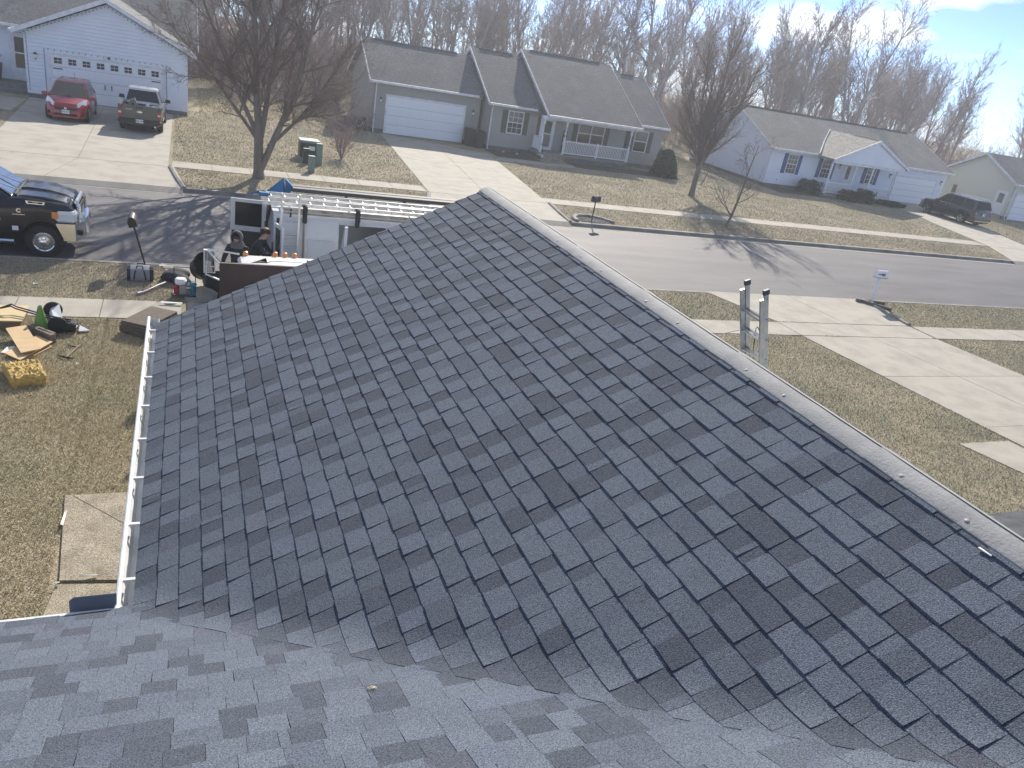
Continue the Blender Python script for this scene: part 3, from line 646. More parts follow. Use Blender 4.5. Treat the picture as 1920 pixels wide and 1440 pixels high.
rake(Wr, (38.55,ye,ze), (38.55,yr,zr)); rake(Wr, (38.55,yr,zr), (38.55,yb,ze)); rake(Wr, (57.35,ye,ze), (57.35,yr,zr), out=(1,0,0))
gutter_line(Wr, 38.6, 42.7, ye, ze); gutter_line(Wr, 50.4, 57.3, ye, ze); MB().box(38.6,ye,ze-.15,57.3,yw-.01,ze-.125).build('soffit', MATS['soffit'], Wr); downspout(Wr, 57.0, ye+.3, 0, 2.7)
for x0, x1 in ((40.5,41.35),(43.8,44.62),(48.4,49.2)): window(Wr, x0, x1, 1.1, 2.4, yw, shut='shutter_blue', sw=.34, muntin=3)
d_ = MB().box(46.0,yw-.05,.3,46.95,yw-.005,2.3).build('front_door', MATS['white_paint'], Wr); MB().box(46.3,yw-.065,1.2,46.65,yw-.051,2.15).build('pane', MATS['glass_room'], d_)
garage_door(Wr, 51.35, 56.0, .02, 1.95, yw); lantern(Wr, 50.8, 1.9, yw); lantern(Wr, 56.5, 1.9, yw); lantern(Wr, 45.5, 2.1, yw)
yp = 43.95; zp = lambda x: 4.34-abs(x-46.6)*.445
rf = None
for a, s in ((42.82,-1),(50.38,1)):
    yi = ye+(zp(a)+.0-ze)/sl_; yq = ye+(4.34-ze)/sl_
    q = roof_slab(Wr, [(a,yp,zp(a)+.03),(46.6,yp,4.37),(46.6,yq,4.37),(a,max(yi,ye),zp(a)+.03)], 'roof_tan', name='porch_roof'); rake(Wr, (a,yp,zp(a)+.03), (46.6,yp,4.37), out=(0,-1,0))
MB().prism([(46.5,yp+.3,4.34),(46.6,yp+.3,4.41),(46.7,yp+.3,4.34)], (0,2.4,0)).build('ridge_cap', MATS['ridge_dark'], Wr)
MB().tube([(42.8,45.52,2.83),(44.7,47.5,3.6),(46.5,49.2,4.42)], .05, 4).build('valley_metal', MATS['white_paint'], Wr)
siding_wall(Wr, [(43.1,yp+.12,2.58),(50.1,yp+.12,2.58),(50.1,yp+.12,2.72),(46.6,yp+.12,4.24),(43.1,yp+.12,2.72)], 'white_siding', (0,.1,0), 'gable_wall'); MB().box(43.0,yp+.1,2.42,50.2,yp+.28,2.575).build('porch_beam', MATS['white_trim'], Wr)
MB().box(42.9,yp+.1,.02,49.6,yw-.02,.22).build('porch_deck', MATS['deck'], Wr); MB().box(43.1,yp+.3,2.5,50.1,yw-.05,2.52).build('porch_ceiling', MATS['soffit'], Wr)
for x in (43.0,45.3,47.0,49.5): post(Wr, x, yp+.2, .22, 2.44, False)
railing(Wr, (43.06,yp+.2), (45.24,yp+.2), .3, 1.08, 18); railing(Wr, (47.06,yp+.2), (49.44,yp+.2), .3, 1.08, 20)
MB().lathe([(.05,0),(.05,.03)], 8, Matrix.Translation((40.0,yw,.55)) @ Matrix.Rotation(rad(90),4,'X')).build('dryer_vent', MATS['black_plastic'], Wr)

# ------------------------------------------------------------------ pale yellow house, far right
Y = thing('yellow_house', (66, 47, 0), 'pale yellow sided house at the far right with a side door', 'house')
XG = 61.5; yf, yr2, zr2, ze2 = 42.9, 46.5, 4.75, 2.88; s2 = (zr2-ze2)/(yr2-yf)
siding_wall(Y, [(XG,yf+.35,.25),(XG,2*yr2-yf-.35,.25),(XG,2*yr2-yf-.35,ze2+.05),(XG,yr2,zr2-.13),(XG,yf+.35,ze2+.05)], 'yellow_siding', (16,0,0)); MB().box(XG+.03,yf+.4,0,XG+15.9,2*yr2-yf-.4,.25).build('foundation', MATS['foundation'], Y)
roof_slab(Y, [(XG-.3,yf,ze2),(XG+16.3,yf,ze2),(XG+16.3,yr2,zr2),(XG-.3,yr2,zr2)], 'roof_grey'); roof_slab(Y, [(XG-.3,yr2,zr2),(XG+16.3,yr2,zr2),(XG+16.3,2*yr2-yf,ze2),(XG-.3,2*yr2-yf,ze2)], 'roof_grey')
rake(Y, (XG-.3,yf,ze2), (XG-.3,yr2,zr2)); rake(Y, (XG-.3,yr2,zr2), (XG-.3,2*yr2-yf,ze2)); gutter_line(Y, XG-.3, XG+16.3, yf, ze2)
d_ = MB().box(XG-.05,43.5,.3,XG-.004,44.5,2.15).build('side_door', MATS['white_paint'], Y); MB().box(XG-.065,43.75,1.2,XG-.051,44.25,1.95).build('pane', MATS['glass_room'], d_)
MB().box(XG-1.0,43.4,0,XG-.01,44.6,.26).build('step', MATS['concrete_old'], Y); MB().box(XG-.12,48.3,1.0,XG-.004,48.6,1.7).box(XG-.08,48.42,.3,XG-.02,48.48,1.0).build('meter_box', MATS['foundation'], Y); MB().box(XG-.2,47.0,.8,XG-.004,47.5,1.1).build('utility_box', MATS['white_trim'], Y)
MB().box(XG-.1,43.1,1.5,XG-.004,43.2,1.65).build('porch_light', MATS['lamp_glass'], Y)
garage_door(Y, XG+.6, XG+5.4, .03, 2.1, yf+.35); downspout(Y, XG+.1, yf+.3, 0, 2.8)
# ------------------------------------------------------------------ vehicles (local: x forward, y left, z up)
def lerp(tab, x):
    if x <= tab[0][0]: return tab[0][1]
    for (a, p), (b, q) in zip(tab, tab[1:]):
        if x <= b: return p+(q-p)*(x-a)/(b-a)
    return tab[-1][1]
def car_body(root, mat, top, half, sill, axles, R, arch, crown=.03, name='body', step=.045, bulge=.02):
    x0, x1 = top[0][0], top[-1][0]; xs = sorted(set([round(v, 4) for v in np.arange(x0, x1, step)]+[x1]+[a for a, _ in top])); rings = []
    for x in xs:
        w_ = lerp(half, x); zt_ = lerp(top, x); zl = lerp(sill, x) if isinstance(sill, list) else sill
        for a in axles:
            d = abs(x-a)
            if d < arch: zl = max(zl, R+math.sqrt(arch*arch-d*d))
        zl = min(zl, zt_-.12); zm = zl+(zt_-zl)*.45
        hs = [(w_-.035, zl), (w_-.004, zl+.03), (w_+bulge*.5, zm), (w_-.012, zt_-.09), (w_-.05, zt_-.03), (w_-.14, zt_), (w_*.45, zt_+crown*.8)]
        rings.append([(x, y, z) for y, z in hs]+[(x, -y, z) for y, z in hs[::-1]])
    MB().box(x0+.15,-min(w for _,w in half)+.12,.22,x1-.25,min(w for _,w in half)-.12,.75).build('underbody', MATS['dark_under'], root, world=False)
    b = MB(); b.loft(rings, closed=True); return b.build(name, MATS[mat], root, world=False, angle=rad(32))
def cabin(root, mat, xb0, xt0, xt1, xb1, zb, zt, wb, wt, dome=.035, name='cabin'):
    "greenhouse: rear base, rear top, front top, front base"
    def ring(t, ins=0, z=None):
        a, c = xb0+(xt0-xb0)*t+ins, xb1+(xt1-xb1)*t-ins; w_ = wb+(wt-wb)*t-ins; zz = z if z is not None else zb+(zt-zb)*t; r = .10
        return [(a+r*.5,-w_,zz),(c-r,-w_,zz),(c,-w_+r,zz),(c,w_-r,zz),(c-r,w_,zz),(a+r*.5,w_,zz),(a,w_-r,zz),(a,-w_+r,zz)]
    b = MB(); b.loft([ring(0), ring(.5), ring(.93), ring(1,.03), ring(1,.16,zt+dome*.6), ring(1,.45,zt+dome)]); return b.build(name, MATS[mat], root, world=False, angle=rad(30))
def side_glass(root, pts, zb, zt, wb, wt, mat='car_glass', name='side_window'):
    "pts (x, t): t 0..1 height in the cabin; one pane per side"
    for s in (1,-1):
        o = [(x, s*(wb+(wt-wb)*t+.004), zb+(zt-zb)*t) for x, t in pts]; MB().prism(o, (0,s*.006,0)).build(name, MATS[mat], root, world=False)
def end_glass(root, xb, xt, zb, zt, wb, wt, t0, t1, side, mat='car_glass', name='windscreen', ins=.07):
    f = lambda t: xb+(xt-xb)*t; w_ = lambda t: wb+(wt-wb)*t-ins; z = lambda t: zb+(zt-zb)*t
    o = [(f(t0)+side*.008,-w_(t0),z(t0)),(f(t0)+side*.008,w_(t0),z(t0)),(f(t1)+side*.008,w_(t1),z(t1)),(f(t1)+side*.008,-w_(t1),z(t1))]
    return MB().prism(o, (side*.006,0,.003)).build(name, MATS[mat], root, world=False)
def wheel(root, x, y, R, wd, rim_r, spokes=5, mat='alloy', style='alloy'):
    s = 1 if y > 0 else -1; M = Matrix.Translation((x, y, R)) @ Matrix.Rotation(-s*rad(90), 4, 'X')
    wh = MB().lathe([(rim_r*.98,-wd/2),(rim_r*1.05,wd*.35),(.05,wd*.36)], 20, M).build('wheel', MATS['dark_under'], root, world=False)
    MB().lathe([(rim_r,-wd/2),(R*.93,-wd/2),(R,-wd*.36),(R,wd*.36),(R*.94,wd/2),(rim_r*1.02,wd/2),(rim_r,wd*.42),(rim_r,-wd/2)], 28, M, cap=False).build('tyre', MATS['rubber'], wh, world=False, smooth=True)
    q = MB(); q.lathe([(rim_r*.9,wd*.36),(rim_r,wd*.47),(rim_r*.99,wd*.5),(rim_r*.88,wd*.44)], 24, M, cap=False)
    if style == 'alloy':
        for k in range(spokes): q.box(.03,-.032,wd*.36,rim_r*.93,.032,wd*.46, M @ Matrix.Rotation(2*math.pi*k/spokes,4,'Z'))
        q.lathe([(.06,wd*.36),(.06,wd*.48)], 12, M)
    else:   # dually steel disc: convex centre, eight hand holes
        n = 32; q.lathe([(rim_r*.9,wd*.40),(rim_r*.78,wd*.34),(rim_r*.55,wd*.36),(rim_r*.5,wd*.6),(rim_r*.36,wd*.62),(rim_r*.34,wd*.82),(rim_r*.25,wd*.86)], 24, M)
        for k in range(8):
            a = k*math.pi/4; MB().lathe([(rim_r*.085,0),(rim_r*.085,.01)], 10, M @ Matrix.Translation((rim_r*.68*math.cos(a),rim_r*.68*math.sin(a),wd*.35))).build('hand_hole', MATS['dark_under'], wh, world=False)
            q.lathe([(.014,0),(.014,.03)], 6, M @ Matrix.Translation((rim_r*.43*math.cos(a+.3),rim_r*.43*math.sin(a+.3),wd*.61)))
    q.build('rim', MATS[mat], wh, world=False, angle=rad(35)); return wh
def plate(root, x, y, z, face, s='', mat='plate'):
    p = MB().box(-.15,-.008,-.075,.15,.008,.075, Matrix.Translation((x,y,z)) @ Matrix.Rotation(rad(90) if face else 0,4,'Z')).build('number_plate', MATS[mat], root, world=False)
    if s: text(s, .1, Matrix.Translation((x+face*.01,y,z)) @ Matrix.Rotation(rad(90)*face,4,'Z') @ Matrix.Rotation(rad(90),4,'X'), MATS['plate_ink'], p)
    return p
def mirror(root, x, y, z, mat):
    for s in (1,-1): MB().bbox(-.06,-.11,-.08,.08,.11,.08,.03, Matrix.Translation((x,s*y,z))).box(-.02,-.16,-.02,.02,.16,.02,Matrix.Translation((x,s*(y-.1),z-.05))).build('door_mirror', MATS[mat], root, world=False)
def handles(root, xs, z, w_, mat):
    for x in xs:
        for s in (1,-1): MB().box(x-.09,s*w_-.015,z-.015,x+.09,s*w_+.02*s+.015,z+.015).build('door_handle', MATS[mat], root, world=False)
def seams(root, segs, w_):
    for (x0, z0), (x1, z1) in segs:
        for s in (1,-1):
            d = Vector((x1-x0,0,z1-z0)).normalized()*.0; n = Vector((z1-z0,0,x0-x1)).normalized()*.006
            MB().prism([(x0-n.x,s*(w_-.004),z0-n.z),(x1-n.x,s*(w_-.004),z1-n.z),(x1+n.x,s*(w_-.004),z1+n.z),(x0+n.x,s*(w_-.004),z0+n.z)], (0,s*.008,0)).build('panel_gap', MATS['dark_under'], root, world=False)
mk('car_glass', (.012,.014,.016), .05, spec=.35); mk('windscreen_glass', (.06,.085,.10), .03, spec=1.0, coat=1)
mk('red_paint', (.34,.022,.03), .28, coat=.8); mk('olive_paint', (.085,.09,.08), .3, metal=.3, coat=.7); mk('black_paint', (.006,.008,.014), .25, coat=.45, spec=.3)
mk('van_white', (.62,.65,.68), .35, coat=.3, col2=(.5,.52,.54), vs=2.2, lo=.5, hi=.8); mk('suv_black', (.009,.01,.012), .22, coat=.9); mk('silver_paint', (.6,.61,.62), .3, metal=.6)

# red hatchback, nose towards the street
R_ = thing('red_hatchback', (-4.72, 40.95, .012), 'small red hatchback parked nose out in front of the white garage', 'car', rz=rad(-91))
car_body(R_, 'red_paint', [(-1.95,.62),(-1.9,.86),(-1.2,.93),(.75,.95),(1.45,.86),(1.75,.74),(1.93,.56),(1.96,.42)], [(-1.95,.72),(-1.6,.82),(0,.845),(1.2,.83),(1.7,.72),(1.96,.52)], .19, (-1.24,1.26), .29, .35)
cabin(R_, 'red_paint', -1.88, -1.5, .1, 1.05, .88, 1.5, .79, .58)
end_glass(R_, 1.05, .1, .88, 1.5, .79, .58, .1, .93, 1, 'car_glass'); end_glass(R_, -1.88, -1.5, .88, 1.5, .79, .58, .3, .9, -1, name='rear_window')
side_glass(R_, [(-.55,.12),(.68,.12),(.12,.9),(-.55,.9)], .88, 1.5, .79, .58); side_glass(R_, [(-1.4,.14),(-.62,.12),(-.62,.9),(-1.3,.88)], .88, 1.5, .79, .58); side_glass(R_, [(.74,.1),(.95,.08),(.72,.34)], .88, 1.5, .79, .58, name='quarter_window')
for x, y in ((1.26,.74),(1.26,-.74),(-1.24,.74),(-1.24,-.74)): wheel(R_, x, y, .29, .18, .19)
for s in (1,-1):
    MB().prism([(1.88,s*.44,.62),(1.55,s*.76,.72),(1.3,s*.74,.90),(1.42,s*.62,.90),(1.78,s*.42,.76)], (.03,s*.012,.02)).build('headlight', MATS['headlight'], R_, world=False)
    MB().prism([(1.9,s*.5,.3),(1.8,s*.68,.3),(1.8,s*.68,.42),(1.9,s*.5,.42)], (.03,s*.01,0)).build('fog_lamp', MATS['dark_under'], R_, world=False)
MB().prism([(1.95,-.38,.5),(1.95,.38,.5),(1.90,.46,.61),(1.90,-.46,.61)], (.025,0,.004)).build('grille', MATS['black_plastic'], R_, world=False); MB().prism([(1.955,-.45,.27),(1.955,.45,.27),(1.96,.4,.36),(1.96,-.4,.36)], (.015,0,0)).build('lower_grille', MATS['dark_under'], R_, world=False)
text('H', .13, Matrix.Translation((1.962,0,.565)) @ Matrix.Rotation(rad(90),4,'Z') @ Matrix.Rotation(rad(90),4,'X'), MATS['chrome'], R_, .006, 'badge', .006)
plate(R_, 1.975, 0, .43, 1, 'GXR 5510'); mirror(R_, .72, .93, .95, 'red_paint'); handles(R_, (-.35,-1.05), .78, .845, 'red_paint'); seams(R_, [((-.58,.3),(-.58,.86)),((.72,.3),(.78,.86)),((-.58,.3),(.72,.3))], .85)
MB().tube([(-1.1,0,1.52),(-1.35,0,1.72)], .008, 5).build('antenna', MATS['black_plastic'], R_, world=False)
MB().tube([(1.0,-.3,.93),(.92,.1,.985)], .01, 4).build('wiper', MATS['black_plastic'], R_, world=False); MB().tube([(1.0,.25,.93),(.92,.6,.97)], .01, 4).build('wiper', MATS['black_plastic'], R_, world=False)

# grey green pickup, tail towards the street
P_ = thing('grey_pickup', (-1.78, 40.75, .012), 'dark grey green pickup parked tail out beside the red hatchback', 'pickup', rz=rad(88.5))
car_body(P_, 'olive_paint', [(-2.5,.95),(-2.46,.98),(-.62,.98),(-.6,.98),(.9,1.0),(2.3,.95),(2.45,.8),(2.5,.6)], [(-2.5,.74),(-2.3,.84),(0,.87),(2.1,.84),(2.5,.66)], .36, (-1.55,1.5), .36, .43, crown=.01)
for x, y in ((1.5,.76),(1.5,-.76),(-1.55,.76),(-1.55,-.76)): wheel(P_, x, y, .36, .22, .2)
# open load bed: dark liner floor between raised side walls
for s in (1,-1): MB().bbox(-2.46,s*.78-.07,.9,-.62,s*.78+.07,1.16,.03).build('bed_side', MATS['olive_paint'], P_, world=False)
tg = MB().bbox(-2.53,-.72,.58,-2.46,.72,1.15,.02).build('tailgate', MATS['olive_paint'], P_, world=False)
MB().lathe([(.001,0),(.11,0),(.11,.008),(.001,.012)], 20, Matrix.Translation((-2.535,0,.9)) @ Matrix.Rotation(rad(-90),4,'Y') @ Matrix.Diagonal((.45,1,1,1))).build('oval_badge', MATS['chrome'], tg, world=False)
MB().box(-2.545,-.14,1.04,-2.532,.14,1.1).build('latch', MATS['black_plastic'], tg, world=False)
text('RANGER', .07, Matrix.Translation((-2.535,.42,.97)) @ Matrix.Rotation(rad(-90),4,'Z') @ Matrix.Rotation(rad(90),4,'X'), MATS['chrome'], tg)
MB().box(-2.4,-.7,1.0,-.66,.7,1.012).build('bed_liner', MATS['dark_under'], P_, world=False)
for (a, b_, c_, m_) in ((-1.9,.3,.13,'black_iron'),(-1.5,-.25,.1,'white_trim'),(-1.2,.35,.2,'foundation'),(-2.1,-.5,.1,'white_trim')): MB().loft([[(a-c_,b_-c_,1.012),(a+c_,b_-c_*.7,1.012),(a+c_*.8,b_+c_,1.012),(a-c_,b_+c_,1.012)],[(a-c_*.4,b_-c_*.3,1.012+c_*1.5),(a+c_*.5,b_-c_*.4,1.012+c_*1.4),(a+c_*.3,b_+c_*.5,1.012+c_),(a-c_*.5,b_+c_*.4,1.012+c_)]]).build('bed_clutter', MATS[m_], P_, world=False)
cabin(P_, 'silver_paint', -.58, -.45, .45, 1.1, .97, 1.64, .8, .6); end_glass(P_, -.58, -.45, .97, 1.64, .8, .6, .2, .88, -1, name='rear_window'); end_glass(P_, 1.1, .45, .97, 1.64, .8, .6, .1, .93, 1); side_glass(P_, [(-.1,.1),(.85,.1),(.45,.9),(-.1,.9)], .97, 1.64, .8, .6); side_glass(P_, [(-.5,.12),(-.16,.1),(-.16,.9),(-.42,.88)], .97, 1.64, .8, .6)
for s in (1,-1): MB().bbox(-2.52,s*.77-.07,.62,-2.44,s*.77+.09*s*.0+.085,1.0,.015).build('tail_light', MATS['light_red'], P_, world=False); MB().box(-2.525,s*.77-.05,.78,-2.519,s*.77+.06,.86).build('reverse_lens', MATS['headlight'], P_, world=False)
MB().bbox(-2.68,-.85,.42,-2.5,.85,.58,.03).build('bumper', MATS['black_plastic'], P_, world=False); plate(P_, -2.69, 0, .53, -1, 'HQJ 1488'); mirror(P_, .8, .98, 1.08, 'black_plastic')
MB().tube([(-2.2,-.55,.36),(-2.62,-.6,.34)], .035, 8).build('exhaust', MATS['chrome'], P_, world=False)

# black dually pickup at the kerb, only its nose in the picture
T_ = thing('black_pickup', (-5.25, 20.9, -.11), 'large black pickup with chrome grille and bumper parked at the kerb', 'pickup')
hw = .95
car_body(T_, 'black_paint', [(-3.9,1.3),(-3.85,1.38),(-1.0,1.38),(.95,1.36),(1.6,1.36),(1.75,1.38),(2.25,1.34),(2.72,1.25),(2.84,1.12)], [(-3.9,.96),(-1.2,.97),(.8,.97),(2.0,.965),(2.7,.93),(2.84,.9)], [(-3.9,.55),(1.2,.48),(2.84,.72)], (-2.0,2.2), .38, .44, crown=.035)
hd = MB()   # power-dome hood
hd.loft([[(x, y, z) for y, z in ((-w2,z2-.03),(-w2+.05,z2),(-.30,z2+.012),(-.22,z2+.055),(.22,z2+.055),(.30,z2+.012),(w2-.05,z2),(w2,z2-.03))] for x, w2, z2 in ((1.68,.84,1.375),(1.85,.84,1.405),(2.3,.82,1.375),(2.62,.78,1.30),(2.76,.74,1.22))], closed=False, cap=False)
hd.build('hood', MATS['black_paint'], T_, world=False, angle=rad(25))
cabin(T_, 'black_paint', -1.2, -.95, .7, 1.66, 1.34, 1.98, .88, .72); end_glass(T_, 1.66, .7, 1.34, 1.98, .88, .72, .06, .95, 1, 'windscreen_glass', ins=.06)
side_glass(T_, [(.2,.1),(1.32,.1),(.76,.88),(.2,.88)], 1.34, 1.98, .88, .72); side_glass(T_, [(-1.0,.1),(.1,.1),(.1,.88),(-.9,.88)], 1.34, 1.98, .88, .72)
MB().tube([(1.69,-.8,1.39),(1.71,0,1.42),(1.69,.8,1.39)], .035, 6).build('cowl', MATS['black_plastic'], T_, world=False)
for y in (-.45,.2): MB().tube([(1.72,y,1.42),(1.5,y-.12,1.53),(1.32,y-.2,1.64)], .011, 5).build('wiper', MATS['black_plastic'], T_, world=False)
for x in (2.2,-2.0): wheel(T_, x, .86, .38, .25, .225, mat='chrome', style='dually'); wheel(T_, x, -.86, .38, .25, .225, mat='chrome', style='dually')
bm_ = MB(); bm_.loft([[(x+(.13 if x < 2.5 and dz > .2 else 0), y, .84-dz) for x, y in ((2.48,-1.01),(2.86,-.99),(3.0,-.66),(3.04,0),(3.0,.66),(2.86,.99),(2.48,1.01),(2.46,.95),(2.75,.85),(2.85,.5),(2.9,0),(2.85,-.5),(2.75,-.85),(2.46,-.95))] for dz in (0,.04,.34,.40)]); bump_ = bm_.build('bumper', MATS['chrome'], T_, world=False, angle=rad(30))
for s in (1,-1):
    MB().bbox(2.9,s*.74-.12,.55,3.0,s*.74+.12,.67,.02).build('fog_lamp_recess', MATS['dark_under'], bump_, world=False)
    hl = MB(); hl.bbox(2.43,min(s*.56,s*.985),.86,2.9,max(s*.56,s*.985),1.12,.06); h_ = hl.build('headlight', MATS['headlight'], T_, world=False)
    MB().bbox(2.4,s*.975-.03,.95,2.53,s*.975+.025,1.10,.015).build('turn_signal', MATS['light_amber'], h_, world=False); MB().tube([(2.5,s*1.0,.91),(2.8,s*.995,.91),(2.9,s*.92,.91),(2.925,s*.58,.91)], .016, 5).build('light_bar', MATS['chrome'], h_, world=False)
    MB().lathe([(.07,0),(.085,.03)], 12, Matrix.Translation((2.9,s*.72,1.0)) @ Matrix.Rotation(rad(90),4,'Y')).build('reflector', MATS['chrome'], h_, world=False)
    MB().prism([(1.9,s*.945,1.315),(2.28,s*.935,1.30),(2.26,s*.94,1.235),(1.92,s*.955,1.25)], (0,s*.012,0)).build('vent_badge', MATS['chrome'], T_, world=False); MB().prism([(1.94,s*.963,1.302),(2.24,s*.953,1.289),(2.23,s*.957,1.253),(1.95,s*.969,1.267)], (0,s*.004,0)).build('badge_field', MATS['dark_under'], T_, world=False)
    Mx = lambda x, z, dy=.0: Matrix.Translation((x, s*(.984+dy), z)) @ Matrix.Rotation(0 if s < 0 else math.pi,4,'Z') @ Matrix.Rotation(rad(90),4,'X')
    text('3500', .06, Mx(2.09,1.277,-.015), MATS['chrome'], T_); text('C', .12, Mx(1.75,1.08), MATS['chrome'], T_, .004, 'emblem', .008); MB().box(1.63,s*.982-.003,.985,1.87,s*.982+.003,1.0).build('emblem_bar', MATS['chrome'], T_, world=False)
    text('LARAMIE', .075, Mx(1.25,.86), MATS['chrome'], T_); MB().box(1.6,s*.975-.004,.62,1.72,s*.975+.004,.72).build('mudflap_tag', MATS['plate'], T_, world=False)
    MB().tube([(-1.4,s*1.0,.38),(1.62,s*1.0,.38)], .05, 8).build('running_board', MATS['chrome'], T_, world=False)
    MB().bbox(.62,s*1.14-.13,1.42,.75,s*1.14+.13,1.72,.03).box(.65,s*1.0-.1,1.46,.71,s*1.0+.1,1.5).build('tow_mirror', MATS['black_plastic'], T_, world=False)
gr = MB().prism([(2.86,-.56,.82),(2.86,.56,.82),(2.86,.56,1.14),(2.80,.5,1.22),(2.80,-.5,1.22),(2.86,-.56,1.14)], (.03,0,0)).build('grille', MATS['dark_under'], T_, world=False)
for k in range(7): MB().box(2.885,-.54,.85+.048*k,2.93,.54,.872+.048*k).build('grille_bar', MATS['chrome'], gr, world=False)
MB().tube([(2.9,-.57,.84),(2.91,-.57,1.15),(2.86,-.5,1.25),(2.86,.5,1.25),(2.91,.57,1.15),(2.9,.57,.84)], .05, 6).build('grille_surround', MATS['chrome'], gr, world=False)
text('RAM', .16, Matrix.Translation((2.937,0,1.0)) @ Matrix.Rotation(rad(90),4,'Z') @ Matrix.Rotation(rad(90),4,'X'), MATS['chrome'], gr, .006, 'lettering', .006)
MB().lathe([(.03,.0),(.035,.05),(.0,.11)], 8, Matrix.Translation((.3,.5,2.0))).build('roof_marker', MATS['light_amber'], T_, world=False)

# black suv on the right
S_ = thing('black_suv', (52.05, 40.4, .012), 'black sport utility vehicle on the driveway of the white ranch house', 'suv', rz=rad(90))
car_body(S_, 'suv_black', [(-2.42,.72),(-2.36,1.08),(-.9,1.12),(.9,1.12),(1.1,1.12),(2.0,1.02),(2.4,.82),(2.45,.6)], [(-2.42,.8),(-2.1,.92),(0,.96),(2.0,.93),(2.45,.7)], .3, (-1.47,1.47), .37, .44)
cabin(S_, 'suv_black', -2.38, -2.1, .35, 1.15, 1.08, 1.78, .88, .68); end_glass(S_, 1.15, .35, 1.08, 1.78, .88, .68, .1, .93, 1, 'car_glass'); end_glass(S_, -2.38, -2.1, 1.08, 1.78, .88, .68, .2, .88, -1, name='rear_window')
for pts in ([(-.1,.1),(.9,.1),(.4,.9),(-.1,.9)], [(-1.15,.1),(-.18,.1),(-.18,.9),(-1.1,.9)], [(-2.1,.1),(-1.25,.1),(-1.2,.9),(-1.95,.88)]): side_glass(S_, pts, 1.08, 1.78, .88, .68)
for x, y in ((1.47,.84),(1.47,-.84),(-1.47,.84),(-1.47,-.84)): wheel(S_, x, y, .37, .24, .25)
for s in (1,-1):
    MB().tube([(-2.0,s*.62,1.83),(-1.0,s*.64,1.86),(.2,s*.62,1.83)], .022, 6).build('roof_rail', MATS['chrome'], S_, world=False); MB().box(-2.2,s*.962-.006,1.1,1.0,s*.962+.006,1.125).build('belt_trim', MATS['chrome'], S_, world=False)
    MB().box(-1.0,s*.98-.05,.3,1.0,s*.98+.05,.34).build('running_board', MATS['chrome'], S_, world=False); MB().bbox(-2.45,s*.8-.1,.78,-2.3,s*.8+.12,1.0,.03).build('tail_light', MATS['light_red'], S_, world=False); MB().box(-2.456,s*.8-.07,.86,-2.449,s*.8+.06,.9).build('reverse_lens', MATS['headlight'], S_, world=False)
    MB().bbox(2.2,s*.72-.15,.75,2.42,s*.72+.1,.9,.03).build('headlight', MATS['headlight'], S_, world=False)
MB().bbox(-2.52,-.86,.42,-2.38,.86,.66,.03).build('rear_bumper', MATS['suv_black'], S_, world=False); MB().box(-2.53,-.8,.4,-2.5,.8,.44).build('bumper_trim', MATS['chrome'], S_, world=False); plate(S_, -2.44, .0, .86, -1, 'JKL 2207'); mirror(S_, .85, 1.05, 1.15, 'suv_black'); handles(S_, (-.0,-1.05), .98, .965, 'chrome')
MB().tube([(-2.2,.3,.36),(-2.55,.3,.34)], .04, 8).build('exhaust', MATS['chrome'], S_, world=False)

# white work van, doors open, ladders on the rack
V_ = thing('white_work_van', (1.8, 18.5, -.02), 'white work van with rear and side doors open and loaded roof rack', 'van')
def vbox(name, x0, y0, z0, x1, y1, z1, mat, par=V_, b=.02): return MB().bbox(x0,y0,z0,x1,y1,z1,b).build(name, MATS[mat], par, world=False)
ring = lambda x, ins=0, top=1.93: [(x,-1.0+ins,.45),(x,-1.0+ins,1.2),(x,-.95+ins,1.55),(x,-.86+ins,top-.07),(x,-.78+ins,top),(x,.78-ins,top),(x,.86-ins,top-.07),(x,.95-ins,1.55),(x,1.0-ins,1.2),(x,1.0-ins,.45)]
rib = MB(); xs = [0,.02,.75,1.45]; rib.loft([ring(x, .0 if 0 < i else .02) for i, x in enumerate(xs)], cap=False); body = rib.build('body', MATS['van_white'], V_, world=False, angle=rad(30))
MB().loft([ring(x) for x in (2.55,3.9,4.2)], cap=False).build('front_body', MATS['van_white'], V_, world=False, angle=rad(30))
MB().loft([[(x,y_,z) for x in (xx,)][0:1][0] if False else (xx,y_,z) for y_, z in ((-.86,1.86),(-.78,1.93),(.78,1.93),(.86,1.86),(1.0,1.2),(1.0,.45))] for xx in (1.45,2.55)).build('roof_and_far_side', MATS['van_white'], V_, world=False) if False else None
q = MB(); q.loft([[(x,-.9,1.80),(x,-.86,1.86),(x,-.78,1.93),(x,.78,1.93),(x,.86,1.86),(x,.95,1.55),(x,1.0,1.2),(x,1.0,.45)] for x in (1.45,2.55)], closed=False, cap=False); q.build('roof_span', MATS['van_white'], V_, world=False, angle=rad(30))
q = MB(); q.loft([[(4.2,-1.0,.45),(4.2,-1.0,1.2),(4.2,-.86,1.86),(4.2,.86,1.86),(4.2,1.0,1.2),(4.2,1.0,.45)],[(4.75,-.98,.45),(4.75,-.98,1.15),(4.75,-.84,1.3),(4.75,.84,1.3),(4.75,.98,1.15),(4.75,.98,.45)],[(5.5,-.9,.45),(5.5,-.9,.85),(5.5,-.7,.98),(5.5,.7,.98),(5.5,.9,.85),(5.5,.9,.45)]]); q.build('nose', MATS['van_white'], V_, world=False, angle=rad(30))
vbox('floor', .02,-.97,.4,4.2,.97,.46,'dark_under'); vbox('bulkhead', 3.0,-.93,.46,3.04,.93,1.85,'dark_under')
for y_ in (-.97,.93): vbox('rocker', .1,y_,.3,4.3,y_+.04,.47,'black_plastic')
for x in (.85,4.35):
    for y_ in (.84,-.84): wheel(V_, x, y_, .36, .24, .2, mat='white_trim')
